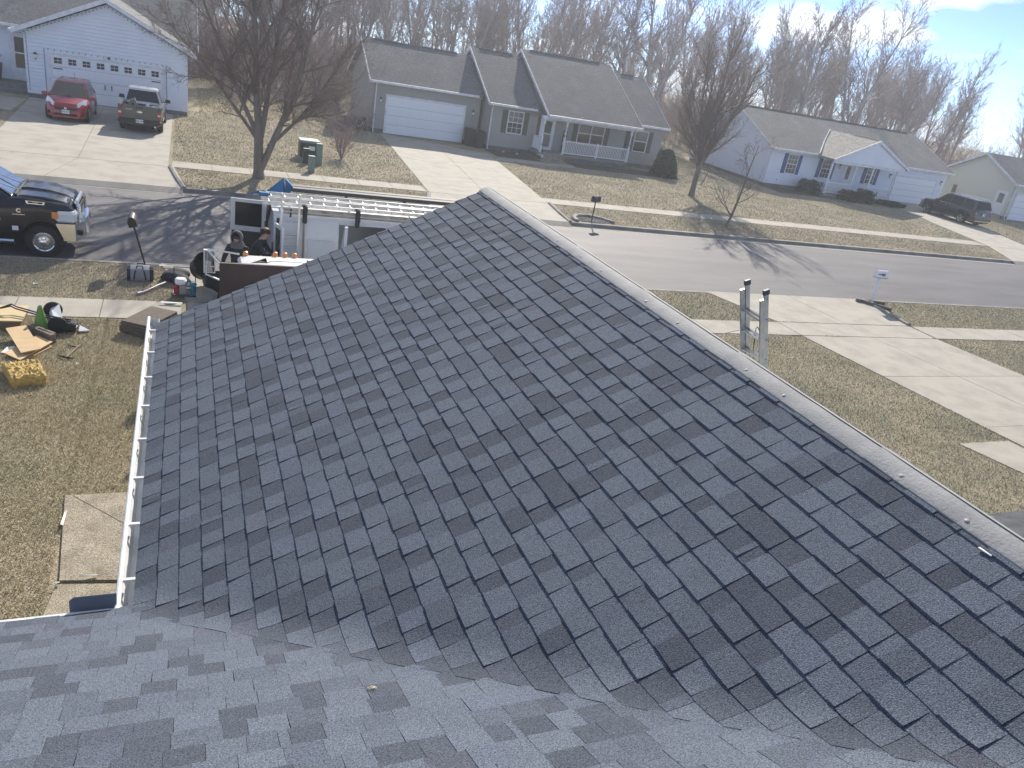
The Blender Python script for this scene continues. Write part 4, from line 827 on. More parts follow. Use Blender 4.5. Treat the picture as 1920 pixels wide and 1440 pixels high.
for x0, x1, m_ in ((.75,1.35,'side_panel'),(.1,.62,'side_panel')):
    p_ = MB(); p_.box(x0,-1.012,.62,x1,-1.0005,1.42); p_.box(x0+.06,-1.018,.7,x1-.06,-1.0125,1.36); p_.build(m_, MATS['van_white'], V_, world=False)
# far rear door swung out, seen from inside; near rear door folded along the side
dr = MB(); Dm = Matrix.Translation((.0,.92,0)) @ Matrix.Rotation(rad(172),4,'Z')
dr.box(0,-.05,.5,.82,0,1.02,Dm); dr.box(0,-.05,1.02,.1,0,1.78,Dm); dr.box(.72,-.05,1.02,.82,0,1.78,Dm); dr.box(.1,-.05,1.02,.72,0,1.12,Dm); dr.box(.1,-.05,1.7,.72,0,1.78,Dm)
door = dr.build('rear_door', MATS['van_white'], V_, world=False); MB().box(.09,-.03,1.11,.73,-.02,1.71,Dm).build('pane', MATS['car_glass'], door, world=False); MB().box(.03,.001,.52,.79,.012,1.0,Dm).build('door_card', MATS['black_plastic'], door, world=False)
D2 = Matrix.Translation((.02,-1.0,0)) @ Matrix.Rotation(rad(-75),4,'Z'); d2 = MB().box(.02,-.03,.5,.5,.02,1.02,D2).box(.02,-.03,1.02,.1,.02,1.78,D2).box(.42,-.03,1.02,.5,.02,1.78,D2).box(.1,-.03,1.7,.42,.02,1.78,D2).build('rear_door', MATS['van_white'], V_, world=False); MB().box(.09,-.01,1.03,.43,0,1.71,D2).build('pane', MATS['car_glass'], d2, world=False)
for y_ in (-.98,.94): MB().box(-.03,y_-.02,.75,.0,y_+.06,1.3).build('tail_light', MATS['light_red'], V_, world=False)
MB().tube([(.0,-.98,.5),(.02,-.98,1.25),(.1,-.86,1.84)], .035, 6).tube([(0,.98,.5),(.02,.98,1.25),(.1,.86,1.84)], .035, 6).build('rear_pillar', MATS['black_plastic'], V_, world=False)
for x, d in ((1.5,.06),(2.5,-.02)): MB().tube([(x,-1.0,.5),(x+.02,-1.02,1.1),(x+.08,-.95,1.55),(x+.14,-.9,1.82)], .035, 6).build('side_door_edge', MATS['van_white'], V_, world=False)
sd = MB().box(1.55,-1.12,.5,1.62,-1.06,1.8).box(1.55,-1.12,.5,1.58,-1.5,1.15).build('side_door', MATS['van_white'], V_, world=False)
for x, a in ((.35,0),(1.9,0),(3.4,0)): MB().tube([(x,-.95,1.9),(x,-.95,2.08),(x,.95,2.08),(x,.95,1.9)], .022, 6).build('rack_bar', MATS['black_plastic'], V_, world=False)
for y_ in (-.95,.95): MB().tube([(.2,y_,2.02),(3.6,y_,2.02)], .02, 6).build('rack_rail', MATS['aluminium'], V_, world=False)
for k, x in enumerate((.66,1.85)): MB().bbox(x-.05,-1.03,1.78,x+.05,-.93,2.2,.03).build('rack_clamp', MATS['black_plastic'], V_, world=False)
MB().tube([(.64,-1.02,1.8),(.66,-1.04,1.2),(.65,-1.04,.5)], .022, 5).build('strap', mk('strap_tan', (.28,.24,.17), .9), V_, world=False)
def flat_ladder(name, x0, x1, yc, z, w_, label, grp='ladders on the van', tilt=0):
    l_ = thing(name, (x0, yc, z), label, 'ladder', grp)
    for s in (-1,1):
        MB().box(0,s*w_/2-.014,-.035,x1-x0,s*w_/2+.014,.045).build('rail', MATS['aluminium'], l_, world=False)
    for k, x in enumerate(np.arange(.15, x1-x0-.05, .305)):
        MB().tube([(x,-w_/2,0),(x,w_/2,0)], .016, 6).build('rung', MATS['aluminium'], l_, world=False)
        MB().lathe([(.012,0),(.012,.003)], 6, Matrix.Translation((x,-w_/2-.014,.005)) @ Matrix.Rotation(rad(90),4,'X')).build('rivet', MATS['black_plastic'], l_, world=False)
    return l_
flat_ladder('roof_ladder', 1.55, 7.2, 17.85, 2.14, .44, 'aluminium ladder nearest us on the van roof rack')
flat_ladder('roof_ladder', 1.65, 7.0, 18.4, 2.14, .40, 'aluminium ladder in the middle of the van roof rack')
sl_l = thing('side_ladder', (2.12, 17.42, 0), 'aluminium ladder standing upright against the side of the white van', 'ladder', 'ladders on the van')
for s in (-1,1): MB().box(s*.19-.02,-.02,0,s*.19+.02,.03,2.45, Matrix.Rotation(rad(2),4,'X')).build('rail', MATS['aluminium'], sl_l, world=False)
for z in np.arange(.3,2.4,.305): MB().tube([(-.19,.005-z*.03,z),(.19,.005-z*.03,z)], .016, 6).build('rung', MATS['aluminium'], sl_l, world=False)
mk('blue_bracket', (.02,.14,.30), .5); mk('dark_plank', (.06,.06,.065), .7)
tag(MB().prism([(1.75,19.2,2.05),(2.15,19.0,2.05),(2.12,19.1,2.42)], (.06,.25,-.02)).prism([(2.18,19.1,2.42),(2.4,19.15,2.2),(2.3,19.2,2.05),(2.2,19.2,2.05)], (.02,.2,0)).build('roof_bracket', MATS['blue_bracket']), 'blue folded triangular bracket on the far side of the van rack', 'bracket')
tag(MB().bbox(1.5,18.0,2.2,1.72,18.22,2.28,.02).tube([(1.35,18.1,2.22),(1.6,18.15,2.28),(1.75,18.05,2.24)], .025, 6).build('tie_strap', MATS['blue_bracket']), 'blue strap bundled at the rear ends of the rack ladders', 'strap')
for k, (yy, zz, lb) in enumerate(((19.05,2.13,'dark plank on the van rack, beside the ladders'),(19.32,2.13,'dark plank on the far edge of the van rack'))):
    tag(MB().bbox(2.35,yy,zz,7.0,yy+.22,zz+.09,.01).build('rack_plank', MATS['dark_plank']), lb, 'plank', 'planks on the van rack')
tag(MB().bbox(2.0,17.55,1.95,5.9,17.62,2.08,.02).build('gutter_stock', mk('aged_cream', (.55,.5,.4), .7, col2=(.25,.2,.15), vs=4)), 'stained cream gutter length tied along the van roof edge', 'gutter length')

# flatbed truck backed up to the garage, cab to the street
K_ = thing('white_flatbed_truck', (1.65, 13.0, .012), 'white flatbed truck with amber roof lights and dark brown headboard', 'truck', rz=rad(90))
mk('headboard_brown', (.055,.035,.035), .7, col2=(.035,.025,.025), vs=3, bump=.3, bs=20); mk('truck_white', (.70,.70,.67), .4, coat=.3, col2=(.6,.6,.57), vs=4)
car_body(K_, 'truck_white', [(.12,1.3),(.2,1.32),(1.5,1.3),(1.6,1.28),(2.7,1.2),(3.0,1.05),(3.05,.8)], [(.12,.85),(.3,.92),(2.6,.92),(3.05,.8)], .55, (2.35,), .4, .48)
cabin(K_, 'truck_white', .15, .25, 1.05, 1.7, 1.28, 1.98, .9, .8, dome=.05); end_glass(K_, 1.7, 1.05, 1.28, 1.98, .9, .8, .1, .92, 1); end_glass(K_, .15, .25, 1.28, 1.98, .9, .8, .2, .85, -1, name='rear_window'); side_glass(K_, [(.4,.1),(1.4,.1),(1.0,.88),(.4,.88)], 1.28, 1.98, .9, .8)
for y_ in (-.68,-.17,0,.17,.68): MB().lathe([(.05,0),(.05,.03),(.035,.07),(.0,.085)], 10, Matrix.Translation((.98,y_,1.985+.02*(abs(y_) < .3)))).build('roof_light', MATS['light_amber'], K_, world=False)
for y_ in (.8,-.8): wheel(K_, 2.35, y_, .4, .25, .22, mat='truck_white'); wheel(K_, -2.1, y_, .4, .3, .22, mat='truck_white')
MB().bbox(-3.6,-1.15,.82,.06,1.15,.95,.02).build('bed', MATS['headboard_brown'], K_, world=False); MB().box(-3.4,-.45,.55,.3,.45,.82).build('chassis', MATS['dark_under'], K_, world=False)
MB().bbox(-.02,-1.15,.95,.05,1.15,2.13,.01).build('headboard', MATS['headboard_brown'], K_, world=False)
for s in (1,-1):
    a = MB().tube([(1.15,s*.86,1.45),(1.3,s*1.3,1.95),(1.3,s*1.33,1.5),(1.15,s*.88,1.35)], .018, 6).tube([(1.1,s*.78,1.97),(1.3,s*1.3,1.97)], .018, 6).build('mirror_arm', MATS['white_paint'], K_, world=False)
    f_ = MB().box(1.31,s*1.27-.1,1.52,1.37,s*1.27+.1,1.95).build('tow_mirror', MATS['white_paint'], a, world=False)
    MB().box(1.3,s*1.27-.08,1.66,1.309,s*1.27+.08,1.93).build('mirror_glass', mk('mirror', (.75,.78,.8), .03, metal=1), a, world=False); MB().box(1.3,s*1.27-.08,1.54,1.309,s*1.27+.08,1.64).build('mirror_glass', MATS['mirror'], a, world=False)
    MB().loft([[( -2.1+.62*math.cos(t_), s*.65, .4+.55*math.sin(t_)) for t_ in np.linspace(0,math.pi,12)], [(-2.1+.62*math.cos(t_), s*1.12, .4+.55*math.sin(t_)) for t_ in np.linspace(0,math.pi,12)]], closed=False, cap=False).build('mudguard', MATS['black_plastic'], K_, world=False)
# its load
mk('blue_sheet', (.42,.50,.66), .25, coat=.5); mk('green_drum', (.10,.17,.15), .6); mk('tarp_grey', (.35,.34,.32), .8)
tag(MB().prism([(1.02,12.1,1.5),(1.9,12.05,1.5),(1.95,12.85,1.62),(.95,12.9,1.6)], (0,0,.03)).build('metal_sheet', MATS['blue_sheet']), 'pale blue shiny sheet lying in front of the brown headboard', 'sheet')
rg = random.Random(5); bm_ = bmesh.new(); bmesh.ops.create_icosphere(bm_, subdivisions=3, radius=1)
for v in bm_.verts: v.co = Vector((v.co.x*.2, v.co.y*.16, v.co.z*.1))*(1+.5*(rg.random()-.5))
me = bpy.data.meshes.new('plastic_bag'); bm_.to_mesh(me); bm_.free(); me.materials.append(MATS['white_paint']); o = tag(link('plastic_bag', me), 'crumpled white plastic bag on the truck bed', 'bag'); o.location = (.86,12.0,1.68)
def lump(name, loc, sc, mat, label, cat, seed, rough=.35):
    bm_ = bmesh.new(); bmesh.ops.create_icosphere(bm_, subdivisions=3, radius=1); r = random.Random(seed); ph = [(r.uniform(1,4),r.uniform(1,4),r.uniform(1,4),r.uniform(0,6)) for _ in range(5)]
    for v in bm_.verts:
        n = sum(math.sin(a*v.co.x+b*v.co.y+c*v.co.z+d) for a, b, c, d in ph)/5; v.co = Vector((v.co.x*sc[0], v.co.y*sc[1], max(v.co.z,-.45)*sc[2]))*(1+rough*n)
    me = bpy.data.meshes.new(name); bm_.to_mesh(me); bm_.free(); me.materials.append(MATS[mat]); o = tag(link(name, me), label, cat); o.location = loc; return o
lump('load_tarp', (.75,11.7,1.3), (.5,.7,.5), 'tarp_grey', 'grey crumpled tarp heaped on the truck bed', 'tarp', 3)
lump('junk_heap', (1.7,11.4,1.25), (1.0,.9,.5), 'dark_plank', 'dark heap of torn off roofing on the truck bed', 'debris', 9)
# beside the bed, left: black tub, green drums, pale cone
mkM = lambda loc, rx=0, ry=0, rz_=0: Matrix.Translation(loc) @ Matrix.Rotation(rz_,4,'Z') @ Matrix.Rotation(ry,4,'Y') @ Matrix.Rotation(rx,4,'X')
tag(MB().lathe([(.18,0),(.25,.08),(.30,.42),(.32,.43),(.28,.38),(.22,.08)], 22, mkM((.12,14.55,.42),rad(60),0,.5)).build('black_tub', MATS['black_plastic'], smooth=True), 'round black tub tipped on its side left of the truck', 'tub')
tag(MB().lathe([(.0,0),(.12,.01),(.13,.05),(.13,.62),(.1,.68),(0,.69)], 14, mkM((.0,13.6,1.0),0,rad(84),.15)).build('green_drum', MATS['green_drum'], smooth=True), 'grey green cylinder lying above another beside the truck', 'drum')
tag(MB().lathe([(.0,0),(.12,.01),(.13,.05),(.13,.6),(.1,.66),(0,.67)], 14, mkM((.05,13.35,.76),0,rad(86),.1)).build('green_drum', MATS['green_drum'], smooth=True), 'grey green cylinder lying under another beside the truck', 'drum')
tag(MB().bbox(-.1,-.3,0,.55,.45,.66,.03,mkM((.05,13.45,.0))).build('tool_crate', MATS['black_plastic']), 'black crate under the green cylinders beside the truck', 'crate')
tag(MB().lathe([(.02,0),(.12,.12),(.26,.36),(.24,.34),(.1,.12),(.0,.04)], 18, mkM((.42,12.9,1.35),rad(35),rad(-95),.1)).build('pale_funnel', MATS['tarp_grey'], smooth=True), 'pale grey flared duct piece lying at the corner of the truck bed', 'duct')
# ------------------------------------------------------------------ street furniture
def mailbox_body(L_, w_, h_): return [( [(x,-w_/2,0),(x,w_/2,0)]+[(x, w_/2*math.cos(a), h_*.45+h_*.55*math.sin(a)) for a in np.linspace(0,math.pi,9)]) for x in (-L_/2, L_/2)]
mk('mailbox_white', (.78,.79,.80), .4); mk('ink', (.02,.02,.025), .7); mk('board_weathered', (.2,.17,.14), .9, col2=(.12,.1,.08), vs=6)
mb = thing('white_mailbox', (22.48,19.2,0), 'white mailbox with dark numbers on a white post by the kerb', 'mailbox')
MB().box(-.05,-.05,0,.05,.05,.98).build('post', MATS['mailbox_white'], mb, world=False); MB().box(-.25,-.11,.965,.25,.11,.985).build('shelf', MATS['flashing'], mb, world=False)
b_ = MB(); b_.loft(mailbox_body(.5,.2,.24), M=Matrix.Translation((0,0,.985))); mbb = b_.build('box', MATS['mailbox_white'], mb, world=False)
text('466', .13, Matrix.Translation((.0,-.102,1.09)) @ Matrix.Rotation(rad(90),4,'X'), MATS['ink'], mbb, .002, 'numbers', .004); MB().box(-.24,-.108,1.09,-.1,-.101,1.12).build('flag', MATS['ink'], mbb, world=False)
tm = thing('landscape_timbers', (22.4,19.05,0), 'dark weathered edging timbers around the foot of the white mailbox', 'timbers')
for k, (x, y, a, l_) in enumerate(((-.05,-.28,-1.0,.95),(.25,.12,-.35,.7),(-.3,.18,-.3,.5))): MB().bbox(-l_/2,-.06,0,l_/2,.06,.12,.02,RZ(a,(x,y,0))).build('timber', MATS['board_weathered'], tm, world=False)
bm2 = thing('black_mailbox', (-.9,19.28,0), 'black mailbox on a leaning double rod post beside the near kerb', 'mailbox')
LT = Matrix.Rotation(rad(-13),4,'Y')
for y in (-.03,.03): MB().tube([(0,y,0),(0,y,1.0)], .018, 6, M=LT).build('post_rod', MATS['black_iron'], bm2, world=False)
b_ = MB(); b_.loft(mailbox_body(.48,.18,.24), M=LT @ Matrix.Translation((0,.08,1.0)) @ Matrix.Rotation(rad(90),4,'Z')); b_.build('box', MATS['black_iron'], bm2, world=False)
fm = thing('dark_mailbox', (15.75,28.4,0), 'small dark mailbox on a thin post across the street', 'mailbox')
MB().tube([(0,0,0),(0,0,.9)], .025, 6).build('post', MATS['black_iron'], fm, world=False); b_ = MB(); b_.loft(mailbox_body(.45,.19,.24), M=RZ(.5,(0,0,.88))); fb = b_.build('box', MATS['black_iron'], fm, world=False); MB().box(-.1,-.12,.98,-.02,-.1,1.06).build('flag_plate', MATS['alloy'], fb, world=False)
rb = thing('stone_edging', (15.7,28.9,0), 'pale edging stones in a half ring around the dark mailbox', 'edging')
pts = [(15.0,28.25),(15.1,28.85),(15.5,29.35),(16.1,29.5),(16.6,29.15),(16.9,28.5)]
for (x0, y0), (x1, y1) in zip(pts, pts[1:]):
    a = math.atan2(y1-y0, x1-x0); l_ = math.hypot(x1-x0, y1-y0); M = RZ(a, ((x0+x1)/2-15.7,(y0+y1)/2-28.9,0)); MB().bbox(-l_/2+.02,-.09,0,l_/2-.02,.09,.11,.02,M).build('edging_stone', MATS['kerb'], rb, world=False)
rg = random.Random(2); q = MB()
for k in range(220):
    a = rg.uniform(0,6.28); r = math.sqrt(rg.random()); x, y = 15.95+.85*r*math.cos(a), 28.72+.45*r*math.sin(a); s = rg.uniform(.02,.05)
    q.loft([[(x-s,y-s,0),(x+s,y-s*.8,0),(x+s*.8,y+s,0),(x-s,y+s*.7,0)],[(x-s*.5,y-s*.4,s),(x+s*.4,y-s*.5,s*1.2),(x+s*.5,y+s*.5,s),(x-s*.4,y+s*.4,s*.9)]])
stuff(q.build('gravel', mk('gravel', (.22,.21,.21), .9, col2=(.4,.39,.37), vs=20)), 'grey gravel inside the stone ring at the dark mailbox', 'gravel')
# kerb returns along the driveway flares
for pts in ([(-.08,28.1,.0),(-.25,29.2,.03),(-.52,31.4,.03)], [(14.6,28.1,0),(14.75,29.3,.03),(15.12,31.4,.03)], [(22.4,19.5,0),(22.2,18.4,.02),(21.95,17.0,.02)], [(8.65,28.1,0),(8.9,29.5,.02),(9.4,31.3,.02)]):
    c = MB(); c.tube([(x,y,z-.02) for x,y,z in pts], .1, 8); struct(c.build('kerb_return', MATS['kerb'], smooth=True))
# utility boxes
tr = thing('transformer_box', (5.15,36.7,0), 'dark green utility transformer cabinet on the lawn behind the pedestals', 'transformer')
mk('utility_green', (.03,.055,.045), .5); mk('utility_top', (.25,.32,.3), .5); mk('pedestal_green', (.19,.25,.22), .6)
MB().bbox(-.42,-.38,.06,.42,.38,.72,.02).build('cabinet', MATS['utility_green'], tr, world=False); MB().bbox(-.46,-.44,.72,.46,.42,.82,.03).build('lid', MATS['utility_top'], tr, world=False); MB().box(-.52,-.5,0,.52,.5,.06).build('pad', MATS['concrete'], tr, world=False); MB().box(-.05,-.39,.4,.22,-.381,.58).build('label_plate', MATS['plate'], tr, world=False)
for k, (x, y, h_, lb) in enumerate(((4.82,33.3,.62,'pale green utility pedestal nearest the sidewalk'),(5.42,35.3,.85,'pale green utility pedestal right beside the transformer cabinet'),(4.85,35.2,.6,'short dark pedestal in front of the transformer cabinet'))):
    t_ = thing('utility_pedestal', (x,y,0), lb, 'pedestal', 'utility pedestals'); mm = 'pedestal_green' if k < 2 else 'utility_green'
    MB().bbox(-.13,-.11,0,.13,.11,h_,.02).build('shell', MATS[mm], t_, world=False); MB().bbox(-.14,-.12,h_,.14,.12,h_+.05,.015).build('cap', MATS[mm], t_, world=False)

# ------------------------------------------------------------------ roofing job on the near lawn
mk('plywood', (.52,.36,.19), .75, col2=(.62,.46,.26), vs=3, stretch=(1,5,1), lo=.3, hi=.7, bump=.2, bs=30); mk('plywood_edge', (.16,.12,.08), .9); mk('foam', (.42,.29,.09), .9, col2=(.55,.4,.15), vs=14, bump=1, bs=30, bd=.04)
def board(name, c, th, label, cat='plywood', mat='plywood', grp=None):
    n = len(c); b = MB(); b.prism([(x,y,z) for x,y,z in c], (0,0,th)); return tag(b.build(name, MATS[mat]), label, cat, grp)
board('plywood_sheet', [(-2.96,14.79,.16),(-2.67,14.9,.18),(-2.31,13.99,.12),(-2.59,13.85,.10)], .018, 'tan plywood sheet on top of the crossed pile', grp='plywood pile')
board('plywood_sheet', [(-2.85,13.95,.05),(-2.58,13.68,.04),(-2.2,14.42,.07),(-2.48,14.68,.08)], .018, 'tan plywood sheet crossing under the top one', grp='plywood pile')
board('plywood_sheet', [(-2.8,13.97,.01),(-2.54,13.72,.005),(-2.2,14.36,.01),(-2.46,14.6,.02)], .016, 'lowest tan plywood sheet of the crossed pile on the grass', grp='plywood pile')
bx_ = thing('flat_box', (-3.1,15.4,0), 'flat tan board box beside the green cone at the picture edge', 'box')
MB().box(-.6,-.28,.0,.3,.5,.17).build('carton', MATS['plywood_edge'], bx_, world=False); MB().box(-.6,-.28,.17,.34,.52,.19).build('lid', mk('carton_tan', (.56,.44,.24), .8), bx_, world=False)
for k, (c, lb) in enumerate((([(-2.63,15.02),(-2.2,14.62)],'weathered board on edge behind the shorter one by the plywood'),([(-2.5,14.85),(-2.2,14.54)],'shorter weathered board on edge next to the plywood pile'))):
    (x0,y0),(x1,y1) = c; a = math.atan2(y1-y0,x1-x0); l_ = math.hypot(x1-x0,y1-y0); tag(MB().bbox(-l_/2,-.045,0,l_/2,.045,.17,.008,RZ(a,((x0+x1)/2,(y0+y1)/2,0))).build('timber_offcut', MATS['board_weathered']), lb, 'board', 'timber offcuts')
tag(MB().prism([(-2.92,14.05,.02),(-2.78,14.02,.02),(-2.74,14.25,.06),(-2.86,14.22,.05)], (0,0,.01)).build('white_scrap', MATS['paper_scrap']), 'white torn scrap under the corner of the plywood pile', 'scrap')
# foam block: torn top
bm_ = bmesh.new(); bmesh.ops.create_grid(bm_, x_segments=18, y_segments=18, size=.5); rg = random.Random(6)
for v in bm_.verts:
    e_ = max(abs(v.co.x), abs(v.co.y)); v.co.z = .19+rg.uniform(-.022,.022)-(.03 if e_ > .46 else 0); v.co.x += rg.uniform(-.012,.012); v.co.y += rg.uniform(-.012,.012)
r_ = bmesh.ops.extrude_edge_only(bm_, edges=[e_ for e_ in bm_.edges if e_.is_boundary]); 
for v in [g_ for g_ in r_['geom'] if isinstance(g_, bmesh.types.BMVert)]: v.co.z = 0; v.co.x *= .97; v.co.y *= .97
cs = [(-2.55,12.68),(-2.08,12.84),(-2.27,13.45),(-2.78,13.32)]
for v in bm_.verts:
    u_, w_ = v.co.x+.5, v.co.y+.5; p = [(cs[0][i]*(1-u_)+cs[1][i]*u_)*(1-w_)+(cs[3][i]*(1-u_)+cs[2][i]*u_)*w_ for i in (0,1)]; v.co.x, v.co.y = p
bmesh.ops.recalc_face_normals(bm_, faces=bm_.faces[:]); me = bpy.data.meshes.new('foam_block'); bm_.to_mesh(me); bm_.free(); me.materials.append(MATS['foam']); tag(link('foam_block', me), 'rough yellow insulation block lying on the grass', 'insulation')
cn = thing('green_cone', (-2.47,15.16,0), 'green traffic cone standing among the tools', 'cone'); mk('cone_green', (.12,.26,.05), .6); mk('cone_base', (.28,.36,.12), .7)
MB().bbox(-.19,-.19,0,.19,.19,.035,.02,Matrix.Rotation(.3,4,'Z')).build('base', MATS['cone_base'], cn, world=False); MB().lathe([(.145,.03),(.13,.06),(.035,.46),(.03,.48),(.02,.47)], 20).build('cone_body', MATS['cone_green'], cn, world=False, smooth=True)
# magnetic nail sweeper
sw = thing('nail_sweeper', (-2.28,15.4,0), 'wheeled magnetic nail sweeper with white bar and long purple handle', 'nail sweeper'); mk('purple_bar', (.06,.035,.10), .35, metal=.5)
for x, y in ((-.08,.4),(.09,-.38)): MB().lathe([(.04,-.03),(.15,-.03),(.165,0),(.15,.03),(.04,.03)], 20, mkM((x,y,.165),rad(90),0,.2)).build('wheel', MATS['rubber'], sw, world=False)
MB().prism([(-.14,.36,.12),(.02,-.34,.12),(.14,-.31,.16),(.0,.4,.2)], (.03,.01,.09)).build('magnet_bar', MATS['white_paint'], sw, world=False)
MB().bbox(.08,-.36,.03,.42,-.12,.2,.03,Matrix.Rotation(-.1,4,'Z')).build('head', MATS['black_plastic'], sw, world=False); MB().prism([(.42,-.36,.02),(.6,-.3,.01),(.42,-.14,.05)], (0,0,.03)).build('scoop', MATS['aluminium'], sw, world=False)
for dy in (-.05,.05): MB().tube([(.3,-.25+dy,.2),(-.1,-.2+dy,.26),(-.62,.1+dy,.3),(-.7,.12+dy,.34)], .014, 6).build('handle', MATS['purple_bar'], sw, world=False)
MB().tube([(-.7,.07,.34),(-.88,.1,.28),(-.7,.17,.34)], .016, 6).build('grip', MATS['black_plastic'], sw, world=False)
pk = thing('roofing_pick', (-1.88,14.1,0), 'short steel hammer pick lying on the grass', 'hand tool'); MB().tube([(.1,.32,.03),(-.05,-.24,.03)], .014, 6).build('handle', mk('tool_wood', (.22,.17,.12), .8), pk, world=False); MB().tube([(-.2,-.12,.02),(-.1,-.22,.035),(.0,-.27,.03),(.06,-.25,.02)], [.008,.018,.02,.012], 6).build('head', MATS['black_iron'], pk, world=False)
tag(MB().tube([(-1.97,14.45,.02),(-1.92,14.38,.025),(-1.84,14.36,.02)], .012, 6).build('steel_hook', MATS['black_iron']), 'small dark bent hook on the grass beyond the hammer pick', 'hook')
# shingle bundles under the gutter corner
for k, (z, a, lb) in enumerate(((0,-.62,'lower torn off shingle stack half hidden by the gutter corner'),(.14,-.55,'upper torn off shingle stack half hidden by the gutter corner'))):
    b = MB(); rg = random.Random(k)
    for j in range(4): b.bbox(-.5+rg.uniform(-.02,.02),-.28,.033*j,.5+rg.uniform(-.02,.02),.28+rg.uniform(-.02,.02),.033*j+.03,.006,RZ(a+1.57+rg.uniform(-.05,.05),(-.66,15.35,z)))
    tag(b.build('shingle_stack', mk('shingle_brown', (.10,.085,.07), .95, col2=(.15,.125,.1), vs=14, bump=.5, bs=60)), lb, 'shingles', 'shingle stacks')
# duffel bag
bg_ = thing('tool_bag', (-.97,18.35,0), 'grey and black duffel tool bag by the black mailbox post', 'bag'); mk('bag_grey', (.28,.29,.32), .8); mk('bag_dark', (.03,.035,.045), .85)
prof = [(.0,.0),(.16,.01),(.19,.12),(.16,.27),(.06,.31)]
MB().loft([[(x,y*s_,z*s_+.0) for y, z in prof]+[(x,-y*s_,z*s_) for y, z in prof[::-1]] for x, s_ in ((-.27,.85),(-.25,1),(0,1.05),(.25,1),(.27,.85))]).build('body', MATS['bag_grey'], bg_, world=False, smooth=True)
for x in (-.26,.2): MB().loft([[(x+d,y*1.03,z*1.03) for y, z in prof]+[(x+d,-y*1.03,z*1.03) for y, z in prof[::-1]] for d in (0,.07)]).build('end_panel', MATS['bag_dark'], bg_, world=False)
for s in (-1,1): MB().tube([(-.12,s*.19,.05),(-.1,s*.2,.2),(-.05,s*.1,.34),(.05,s*.1,.34),(.1,s*.2,.2),(.12,s*.19,.05)], .014, 5).build('strap', MATS['bag_dark'], bg_, world=False)
# petrol engine compressor
en = thing('engine_compressor', (-.08,17.35,0), 'small petrol engine unit, white tank and red fan housing, blue pump', 'compressor'); mk('engine_red', (.35,.02,.04), .5); mk('pump_blue', (.03,.22,.34), .45)
MB().bbox(-.16,-.13,.27,.08,.12,.4,.04).build('fuel_tank', MATS['white_paint'], en, world=False); MB().bbox(-.19,-.14,.06,-.08,.02,.25,.03).build('fan_housing', MATS['engine_red'], en, world=False); MB().bbox(-.08,-.12,.06,.08,.12,.26,.02).build('engine_block', MATS['tarp_grey'], en, world=False); MB().bbox(.06,-.06,.2,.17,.06,.3,.03).build('muffler', MATS['alloy'], en, world=False)
MB().lathe([(.09,.0),(.1,.03),(.05,.05),(.05,.22),(.08,.24),(.05,.3)], 14, mkM((.21,.0,.02))).build('pump', MATS['pump_blue'], en, world=False)
fr_ = MB()
for y in (-.2,.22): fr_.tube([(-.2,y,.03),(-.2,y,.06),(.3,y,.06),(.3,y,.03)], .014, 6)
fr_.tube([(-.2,-.2,.05),(-.2,.22,.05)], .014, 6); fr_.build('base_frame', MATS['black_iron'], en, world=False); MB().tube([(-.18,.3,.05),(-.18,.3,.55),(.26,.3,.55),(.26,.3,.05)], .012, 6).build('push_frame', MATS['bag_dark'], en, world=False)
lump('dark_jacket', (-.2,18.35,.08), (.33,.28,.2), 'bag_dark', 'dark crumpled jacket heaped on the verge behind the engine', 'jacket', 21)
tag(MB().tube([(-.93,17.31,.03),(-.8,17.45,.05),(-.62,17.75,.06),(-.43,17.97,.08)], [.02,.022,.024,.026], 7).tube([(-.98,17.27,.03),(-.9,17.34,.035)], .04, 7).build('blower_tube', mk('tube_grey', (.4,.4,.41), .4, metal=.4), smooth=True), 'bent grey metal tube lying on the verge left of the engine', 'tube')
sp = thing('flat_shovel', (-.5,18.65,0), 'pale wooden roofing shovel lying on the verge beside the bag', 'shovel'); MB().tube([(-.2,-.25,.04),(.2,.1,.05)], .014, 6).build('handle', mk('pale_wood', (.55,.46,.33), .8), sp, world=False); MB().prism([(-.08,-.1,.03),(.16,.24,.05),(.2,.18,.05),(.04,-.12,.03)], (0,0,.008)).build('blade', MATS['paper_scrap'], sp, world=False)
for k, (x, y, a, l_, w_, lb) in enumerate(((-.46,19.27,.02,.28,.07,'white paper strip at the kerb behind the bag'),(-.3,16.7,-.08,.42,.09,'long white wrapper lying on the sidewalk edge below the engine'),(-1.4,8.95,1.5,.3,.035,'thin white strip along the concrete patio edge'),(-1.03,7.79,-.05,.18,.03,'white strip in the crack across the patio'),(-1.33,7.71,.35,.07,.03,'small white scrap at the left end of the patio crack'),(-1.72,13.54,.2,.05,.04,'small white scrap alone on the grass right of the hammer'),(-2.9,17.6,.2,.1,.05,'white scrap on the verge at the picture edge'))):
    tag(MB().prism([(-l_/2,-w_/2,.0),(l_/2,-w_/2*.6,.015),(l_/2,w_/2,.0),(-l_/2,w_/2*.5,.02)], (0,0,.006)).build('paper_litter', MATS['paper_scrap']), lb, 'litter', 'litter on the near lawn').matrix_world = RZ(a,(x,y,.05))
# crack across the patio
tag(MB().tube([(-1.34,9.45,.031),(-1.0,9.08,.031),(-.74,8.79,.031),(-.4,8.4,.031)], .006, 4).build('patio_crack', MATS['joint']), 'thin dark diagonal crack across the concrete patio', 'crack')
